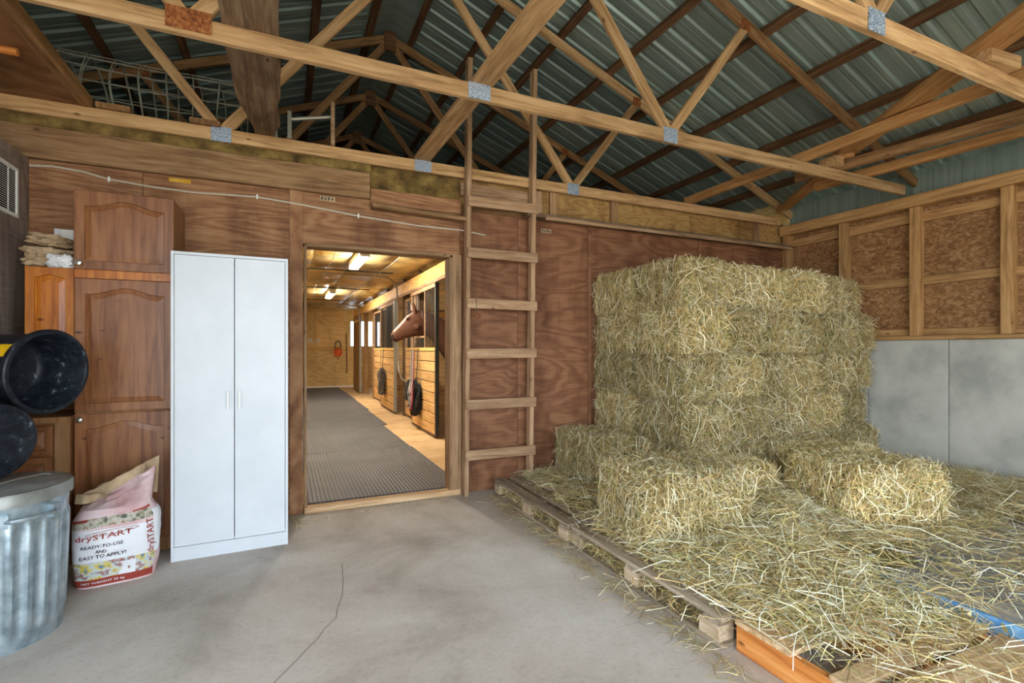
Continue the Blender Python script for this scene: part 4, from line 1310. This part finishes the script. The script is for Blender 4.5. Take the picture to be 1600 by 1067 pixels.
# ------------------------------------------------------------------ pallets
def pallet(label, x0, x1, y0, y1, nb, m, group='pallets under the hay'):
    t = thing('pallet', label, 'pallet', (x0, y0, 0), 0, group)
    L, W = y1 - y0, x1 - x0
    bw = 0.105
    for k in range(nb):
        x = bw / 2 + (W - bw) * k / (nb - 1)
        lumber('deck_board', (x, 0.0, 0.133), (x, L, 0.133 + random.uniform(-.003, .003)), bw * random.uniform(.92, 1.0), 0.022, m, t)
    for x in (0.05, W / 2, W - 0.05):
        for y in (0.07, L / 2, L - 0.07):
            lumber('block', (x, y - 0.05 if y < L - 0.1 else y - 0.02, 0.06), (x, y + 0.065, 0.06), 0.095, 0.078, M['pallet_end'], t)
        lumber('bottom_board', (x, 0.0, 0.0115), (x, L, 0.0115), 0.10, 0.021, m, t)
    for y in (0.06, L / 2, L - 0.06):
        lumber('cross_board', (0.0, y, 0.1105), (W, y, 0.1105), 0.10, 0.022, m, t)
    return t
pallet('grey wooden pallet against the plywood wall at the foot of the ladder', 1.78, 2.80, 2.96, 4.28, 7, M['pallet'])
pallet('grey wooden pallet strewn with hay in front of the loose bale', 1.79, 2.80, 1.64, 2.93, 7, M['pallet'])
op = thing('pallet', 'tan boarded pallet with a fresh orange side stringer', 'pallet', (1.85, 0.2, 0), 0, 'pallets under the hay')
for x in (0.02, 0.46, 0.90):
    lumber('stringer', (x, 0, 0.062), (x, 1.41, 0.062), 0.04, 0.124, M['pallet_orange'], op)
for k, (a, b) in enumerate(((1.14, 1.41), (0.90, 0.99), (0.62, 0.86), (0.30, 0.55), (0.0, 0.22))):
    lumber('deck_board', (-0.01 + 0.008 * k, (a + b) / 2, 0.135), (0.93, (a + b) / 2, 0.135), b - a, 0.022, M['pallet_new'], op)
bp = thing('pallet', 'blue edged pallet with worn grey boards beside the tan pallet', 'pallet', (2.81, 0.2, 0), 0, 'pallets under the hay')
lumber('side_board', (0.014, 0, 0.0925), (0.014, 1.53, 0.0925), 0.028, 0.185, M['blue_edge'], bp)
for k in range(13):
    x = 0.025 + 0.07 + 0.142 * k
    lumber('deck_board', (x, 0.0 + random.uniform(-.01, .01), 0.17), (x, 1.55 + random.uniform(-.02, .02), 0.17), 0.137, 0.022, M['pallet_blue'], bp)
for y in (0.1, 0.8, 1.46):
    lumber('bearer', (0.03, y, 0.079), (1.85, y, 0.079), 0.09, 0.158, M['pallet'], bp)

# ------------------------------------------------------------------ hay
PAL = np.array([srgb(232, 210, 152), srgb(212, 190, 132), srgb(188, 166, 108), srgb(150, 144, 84), srgb(248, 238, 204), srgb(206, 174, 118), srgb(172, 138, 98), srgb(156, 160, 100)])
PW = np.array([.22, .2, .15, .10, .12, .10, .05, .06])
def straw_arrays(P, T, Nn, L, w, r, arch=0.1, pw=PW, gain=1.0):
    n = len(P)
    lng = r.uniform(0, 1, n) < .05
    L = np.where(lng, L * 1.7, L)
    w = np.where(lng, w * 1.25, w)
    T = T / np.linalg.norm(T, axis=1, keepdims=True)
    side = np.cross(T, Nn + r.normal(0, .6, (n, 3)))
    side /= np.linalg.norm(side, axis=1, keepdims=True) + 1e-9
    L = L[:, None]; w = w[:, None]
    bend = r.normal(0, .12, (n, 3)) * L
    a = P - T * L / 2
    b = P + Nn * L * arch + bend
    c = P + T * L / 2 + Nn * L * r.uniform(-.08, .18, (n, 1)) + bend * .5
    V = np.stack([a - side * w / 2, a + side * w / 2, b - side * w / 2, b + side * w / 2, c - side * w / 4, c + side * w / 4], 1).reshape(-1, 3)
    base = (np.arange(n) * 6)[:, None]
    F = np.concatenate([base + np.array([[0, 1, 3, 2]]), base + np.array([[2, 3, 5, 4]])], 1).reshape(-1, 4)
    ci = r.choice(len(PAL), n, p=pw / pw.sum())
    C = PAL[ci] * r.uniform(.55, 1.22, (n, 1))
    C[lng] = PAL[4] * r.uniform(.85, 1.05, (lng.sum(), 1))
    C = np.minimum(C * gain, 0.92)
    C = np.repeat(C, 6, 0)
    C[:, 3] = 1
    return V, F, C
def np_mesh(name, V, F, C):
    me = bpy.data.meshes.new(name)
    me.vertices.add(len(V))
    me.vertices.foreach_set('co', np.ascontiguousarray(V, np.float32).ravel())
    me.loops.add(len(F) * 4)
    me.loops.foreach_set('vertex_index', np.ascontiguousarray(F, np.int32).ravel())
    me.polygons.add(len(F))
    me.polygons.foreach_set('loop_start', np.arange(len(F), dtype=np.int32) * 4)
    me.update(calc_edges=True)
    a = me.color_attributes.new('Col', 'FLOAT_COLOR', 'POINT')
    a.data.foreach_set('color', np.ascontiguousarray(C, np.float32).ravel())
    me.materials.append(M['hay'])
    return me
CORE_A, CORE_B = np.array(srgb(60, 54, 32)), np.array(srgb(112, 100, 60))  # hay core colours, darkened to paint in the shade of gaps between stalks
def bale_mesh(W, Dp, H, seed, n, faces='front left top right', shag=1.0):
    r = np.random.default_rng(seed)
    bm = bmesh.new()
    bmesh.ops.create_cube(bm, size=1.0)
    bmesh.ops.subdivide_edges(bm, edges=bm.edges, cuts=9, use_grid_fill=True)
    vs = []
    for v in bm.verts:
        p = v.co * 2
        q = Vector((p.x, p.y, p.z))
        m6 = (abs(q.x) ** 6 + abs(q.y) ** 6 + abs(q.z) ** 6) ** (1 / 6.0)
        q = q / m6 * 0.96
        nn = mnoise.noise(p * 2.2 + Vector((seed * 3.1, 0, 0))) * 0.035 + mnoise.noise(p * 6 + Vector((0, seed, 0))) * 0.02
        # flakes show as shallow grooves along the bale
        nn += -0.02 * max(0.0, math.sin(p.y * 16 + seed)) if abs(p.x) > .9 else 0
        q = q * (1 + nn)
        v.co = (q.x * W / 2, q.y * Dp / 2, (q.z + 1) * H / 2)
    bm.verts.index_update()
    V0 = np.array([v.co[:] for v in bm.verts]); F0 = np.array([[v.index for v in f.verts] for f in bm.faces])
    bm.free()
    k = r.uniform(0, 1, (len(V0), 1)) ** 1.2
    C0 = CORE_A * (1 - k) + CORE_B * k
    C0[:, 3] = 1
    # faces of the box to cover with stalks
    spec = []
    if 'front' in faces: spec.append(((0, -1, 0), W * H, 'end'))
    if 'left' in faces: spec.append(((-1, 0, 0), Dp * H, 'side'))
    if 'right' in faces: spec.append(((1, 0, 0), Dp * H, 'side'))
    if 'top' in faces: spec.append(((0, 0, 1), W * Dp, 'top'))
    if 'back' in faces: spec.append(((0, 1, 0), W * H, 'end'))
    tot = sum(s[1] for s in spec)
    Vs, Fs, Cs = [V0], [F0], [C0]
    off = len(V0)
    for nrm, area, kind in spec:
        m = int(n * area / tot)
        N = np.tile(np.array(nrm, float), (m, 1))
        P = r.uniform(-1, 1, (m, 3))
        for ax in range(3):
            if nrm[ax]: P[:, ax] = nrm[ax] * r.uniform(.93, 1.02, m)
        P9 = (np.abs(P) ** 6).sum(1) ** (1 / 6.0)
        P = P / P9[:, None] * r.uniform(.93, 1.01, (m, 1))
        P = P * np.array([W / 2, Dp / 2, H / 2]) + np.array([0, 0, H / 2])
        T = r.normal(0, 1, (m, 3))
        if kind == 'side': T[:, 2] *= 1.8; T[:, 1] *= .7
        if kind == 'end': T[:, 2] = T[:, 2] * 1.1 - .3
        T -= N * (T * N).sum(1, keepdims=True) * (1 - .35 * shag)
        out = r.uniform(0, 1, m) < .12 * shag
        T[out] += N[out] * r.uniform(.4, 1.2, (out.sum(), 1)) - np.array([0, 0, .5])
        L = r.uniform(.05, .17, m) * (0.8 + 0.3 * shag)
        w = r.uniform(.0025, .0058, m)
        V, F, C = straw_arrays(P, T, N, L, w, r)
        Vs.append(V); Fs.append(F + off); Cs.append(C)
        off += len(V)
    V = np.concatenate(Vs)
    V[:, 2] = np.clip(V[:, 2], 0.004, H + .05)
    V[:, 0] = np.clip(V[:, 0], -W / 2 - .035, W / 2 + .035)
    V[:, 1] = np.clip(V[:, 1], -Dp / 2 - .07, Dp / 2 + .002)
    return np_mesh('hay_block', V, np.concatenate(Fs), np.concatenate(Cs))
M['twine'] = plain('twine', srgb(196, 200, 196), 0.6)
def twine_mesh(W, Dp, H):
    mb = MB()
    for x in (-W * .22, W * .22):
        pts = []
        for k in range(36):
            a = 2 * math.pi * k / 36
            c_, s_ = math.cos(a), math.sin(a)
            m = (abs(c_) ** 9 + abs(s_) ** 9) ** (1 / 9.0)
            pts.append((x, c_ / m * Dp / 2 * 1.0, H / 2 + s_ / m * H / 2 * 0.99))
        mb.tube(pts, 0.0022, 4, closed=True)
    o = mb.build('twine', M['twine'])
    me = o.data
    bpy.data.objects.remove(o)
    return me
def place_bale(label, me, tw, loc, rz=0.0, group=None, tilt=(0, 0)):
    t = thing('hay_bale', label, 'hay bale', loc, rz, group)
    t.rotation_euler = (tilt[0], tilt[1], rz)
    o = bpy.data.objects.new('hay_block', me); COL.objects.link(o); o.parent = t
    o = bpy.data.objects.new('twine', tw); COL.objects.link(o); o.parent = t
    return t
BWd, BDp, BHt = 0.486, 0.66, 0.394
ZB = 0.125
stack_me = [bale_mesh(BWd, BDp, BHt, 11 + s, 8500) for s in range(7)]
stack_tw = twine_mesh(BWd, BDp, BHt)
LAYER = ('bottom', 'second', 'middle', 'fourth', 'top')
NTH = ('at the free corner', 'fifth from the concrete wall', 'fourth from the concrete wall', 'third from the concrete wall', 'second from the concrete wall', 'touching the concrete wall')
for lay in range(5):
    for c in range(6):
        x = 2.97 + 0.25 + 0.483 * c + random.uniform(-.012, .012)
        yf = 3.10 + 0.045 * c + random.uniform(-.055, .055) - 0.02 * (lay == 0) + (0.10 if lay == 4 and c == 5 else 0)
        z = ZB + 0.395 * lay
        if c == 0: yf = min(yf, 3.085)
        me = stack_me[(lay * 3 + c * 2) % 7]
        lb = 'hay bale in the %s layer of the tall stack, %s' % (LAYER[lay], NTH[c])
        place_bale(lb, me, stack_tw, (x, yf + BDp / 2, z), random.uniform(-.05, .05), 'bales of the tall hay stack', (random.uniform(-.02, .02), random.uniform(-.02, .02)))
    place_bale('rear hay bale in the %s layer of the tall stack, against the plywood wall' % LAYER[lay], stack_me[(lay * 2 + 3) % 7], stack_tw, (2.97 + 0.25 + random.uniform(-.02, .02), 4.10, ZB + 0.395 * lay), random.uniform(-.03, .03), 'bales of the tall hay stack')
mA = bale_mesh(0.52, 0.95, 0.41, 41, 12000)
place_bale('hay bale lying alone between the ladder pallet and the tall stack', mA, twine_mesh(0.52, 0.95, 0.41), (2.70, 3.88, 0.142), -0.03)
mB = bale_mesh(0.82, 0.58, 0.42, 43, 15000, shag=1.4)
place_bale('shaggy hay bale set on the pallets in front of the lone bale', mB, twine_mesh(0.82, 0.58, 0.42), (2.39, 2.61, 0.140), -0.10, tilt=(0.012, 0.0))
mC = bale_mesh(0.84, 0.62, 0.42, 47, 14000, shag=.7)
place_bale('bright golden hay bale resting next to the blue edged pallet', mC, twine_mesh(0.84, 0.62, 0.42), (3.80, 2.22, 0.125), -0.20)
mD = bale_mesh(0.80, 0.5, 0.36, 53, 9000)
place_bale('dark shaded hay bale tucked between the golden bale and the stack', mD, twine_mesh(0.80, 0.5, 0.36), (4.35, 2.84, 0.125), -0.1)
mE = bale_mesh(0.56, 0.44, 0.33, 59, 8000, shag=1.3)
place_bale('slumped hay bale at the foot of the tall stack', mE, twine_mesh(0.56, 0.44, 0.33), (3.12, 2.79, 0.130), 0.12, tilt=(0.02, 0.02))

# loose hay: a low bed with thousands of stalks on it
def sstep(a, b, x):
    t = np.clip((x - a) / (b - a), 0, 1)
    return t * t * (3 - 2 * t)
def gauss(x, y, cx, cy, sx, sy):
    return np.exp(-((x - cx) / sx) ** 2 - ((y - cy) / sy) ** 2)
def vnoise(x, y, s, seed=0):
    return np.array([mnoise.noise(Vector((a * s, b * s, seed))) for a, b in zip(np.ravel(x), np.ravel(y))]).reshape(np.shape(x))
def hay_density(x, y):
    left = 1.86 + 0.10 * np.clip(y - 1.6, 0, 3) / 2
    d = sstep(left - .08, left + .22, x) * sstep(.55, 1.35, y) * sstep(4.45, 4.2, y)
    d *= 1 - .94 * sstep(2.66, 2.86, x + .1 * (1.4 - y)) * sstep(1.95, 1.65, y) * sstep(5.2, 4.4, x)          # worn boards of the blue pallet show
    d *= 1 - .92 * sstep(1.55, 1.12, y + .25 * (x - 2.2))
    d *= 1 - .8 * gauss(x, y, 2.0, 3.9, .2, .55)
    d = d + .05 * sstep(1.84, 1.95, x) * sstep(.3, .6, y)
    return np.clip(d, 0, 1)
def hay_height(x, y):
    m = .03 * sstep(2.0, 2.5, x) * sstep(1.2, 1.8, y)
    m = m + .16 * gauss(x, y, 3.12, 2.38, .38, .42) + .03 * gauss(x, y, 2.5, 2.05, .45, .3) + .10 * gauss(x, y, 3.05, 3.0, .7, .3)
    m = m + .07 * gauss(x, y, 5.2, 2.5, .7, .7) + .05 * gauss(x, y, 2.15, 3.3, .15, .2) + .05 * gauss(x, y, 3.1, 1.85, .6, .25)
    m = m * (1 - .95 * gauss(x, y, 3.7, 1.1, .6, .5)) * (1 - .9 * gauss(x, y, 3.95, 1.85, .55, .28))
    return m
FOOT = [(2.70, 3.88, -.03, .52, .95), (2.39, 2.61, -.10, .82, .58), (3.80, 2.22, -.20, .84, .62), (4.35, 2.84, -.1, .80, .5), (3.12, 2.79, .12, .56, .44), (4.43, 3.80, .0, 2.92, 1.1)]
def under_bale(x, y, shrink=.05):
    m = np.zeros(np.shape(x), bool)
    for cx, cy, a, w, d in FOOT:
        dx, dy = x - cx, y - cy
        lx, ly = dx * math.cos(a) + dy * math.sin(a), -dx * math.sin(a) + dy * math.cos(a)
        m |= (np.abs(lx) < w / 2 - shrink) & (np.abs(ly) < d / 2 - shrink)
    return m
gx = np.arange(1.95, R - 0.005, 0.04)
gy = np.arange(1.30, 4.36, 0.04)
GX, GY = np.meshgrid(gx, gy)
base_h = np.where((GX > 2.82) & (GY > 1.78), 0.125, 0.142)
HH = hay_height(GX, GY)
rel = HH - 0.022
rel = rel + 0.018 * vnoise(GX, GY, 6, 3) * (HH > .02)
HZ = np.minimum(base_h, 0.142) + np.where(GX > 2.82, np.maximum(rel, -0.0), rel)
HZ = np.where((GX > 2.82) & (GY > 1.78), np.maximum(HZ, 0.118), HZ)
HZ = np.where((GX > 2.82) & (GY <= 1.78), 0.183 + np.maximum(rel, 0), HZ)
HZ = np.where(under_bale(GX, GY), np.where(GX > 2.82, 0.124, 0.143), HZ)
V0 = np.stack([GX, GY, HZ], -1).reshape(-1, 3)
ny, nx = GX.shape
idx = np.arange(nx * ny).reshape(ny, nx)
F0 = np.stack([idx[:-1, :-1], idx[:-1, 1:], idx[1:, 1:], idx[1:, :-1]], -1)
keep = ((GX[:-1, :-1] > 2.82) & (GY[:-1, :-1] > 1.78)) | ((rel[:-1, :-1] > 0.004) & ~under_bale(GX, GY)[:-1, :-1])
F0 = F0[keep]
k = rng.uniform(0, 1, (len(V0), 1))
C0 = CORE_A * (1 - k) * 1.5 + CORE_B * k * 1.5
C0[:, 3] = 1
NSTRAW = 62000
px = rng.uniform(1.80, R - .05, NSTRAW * 3)
py = rng.uniform(.45, 4.40, NSTRAW * 3)
ok = rng.uniform(0, 1, len(px)) < hay_density(px, py) * np.where(py < 2.9, 1, .35) * np.where(px > 4.3, .7, 1)
ok &= ~under_bale(px, py, .03)
px, py = px[ok][:NSTRAW], py[ok][:NSTRAW]
hz = hay_height(px, py)
clump = vnoise(px, py, 5, 3)
basez = np.where((px > 2.82) & (py > 1.78), .125, np.where(px > 2.80, .185, .153))
pz = basez + np.maximum(hz - .022 + 0.018 * clump * (hz > .02), 0) + np.abs(rng.normal(0, .012, len(px))) * (0.4 + 1.2 * hay_density(px, py))
P = np.stack([px, py, pz], 1)
T = rng.normal(0, 1, (len(px), 3)) * np.array([1, 1, .16])
V, F, C = straw_arrays(P, T, np.tile([0., 0., 1.], (len(px), 1)), rng.uniform(.06, .24, len(px)), rng.uniform(.0022, .0045, len(px)), rng, arch=.06, pw=np.array([.24, .17, .10, .07, .26, .08, .04, .05]), gain=1.15)
Vb = V.copy()
lowlim = np.where((Vb[:, 0] > 2.80) & (Vb[:, 1] > 1.78), .10, np.where(Vb[:, 0] > 2.80, .1825, .147))
lowlim = np.where(Vb[:, 0] < 1.78, .02, lowlim)
Vb[:, 2] = np.maximum(Vb[:, 2], lowlim)
Vb[:, 0] = np.minimum(Vb[:, 0], R - .004)
Vb[:, 1] = np.minimum(Vb[:, 1], np.where(Vb[:, 0] < 2.32, D - .16, D - .10))
me = np_mesh('loose_hay', np.concatenate([V0, Vb]), np.concatenate([F0, F + len(V0)]), np.concatenate([C0, C]))
o = link_mesh('loose_hay', me, None)
set_props(o, 'loose hay strewn over the pallets around the bales', 'hay', None, 'stuff')
# wisps on the concrete along the pallets and by the doorway
n = 900
px = np.concatenate([1.76 - np.abs(rng.normal(0, .07, n)), rng.uniform(.0, 1.6, 120), rng.uniform(-.02, .12, 80)])
py = np.concatenate([rng.uniform(1.2, 4.3, n), rng.uniform(4.2, 4.40, 120), rng.uniform(4.05, 4.40, 80)])
P = np.stack([px, py, np.full(len(px), .006) + np.abs(rng.normal(0, .004, len(px)))], 1)
T = rng.normal(0, 1, (len(px), 3)) * np.array([1, 1, .03])
V, F, C = straw_arrays(P, T, np.tile([0., 0., 1.], (len(px), 1)), rng.uniform(.04, .14, len(px)), rng.uniform(.0018, .0035, len(px)), rng, arch=.03)
V[:, 2] = np.maximum(V[:, 2], .002)
V[:, 1] = np.minimum(V[:, 1], D - .03)
V[:, 0] = np.where(V[:, 1] > 3.7, np.maximum(V[:, 0], .035), V[:, 0])
o = link_mesh('hay_wisps', np_mesh('hay_wisps', V, F, C), None)
set_props(o, 'thin hay wisps scattered on the concrete beside the pallets', 'hay', None, 'stuff')
# hay caught under the pallet edges
n = 5000
px = rng.uniform(1.80, 2.1, n); py = rng.uniform(1.7, 4.25, n)
P = np.stack([px, py, rng.uniform(.02, .09, n)], 1)
T = rng.normal(0, 1, (n, 3)) * np.array([1, 1, .5])
V, F, C = straw_arrays(P, T, np.tile([0., 0., 1.], (n, 1)), rng.uniform(.04, .12, n), rng.uniform(.002, .004, n), rng)
V[:, 2] = np.clip(V[:, 2], .023, .098)
o = link_mesh('trapped_hay', np_mesh('trapped_hay', V, F, C), None)
set_props(o, 'hay caught in the slots beneath the grey pallets', 'hay', None, 'stuff')
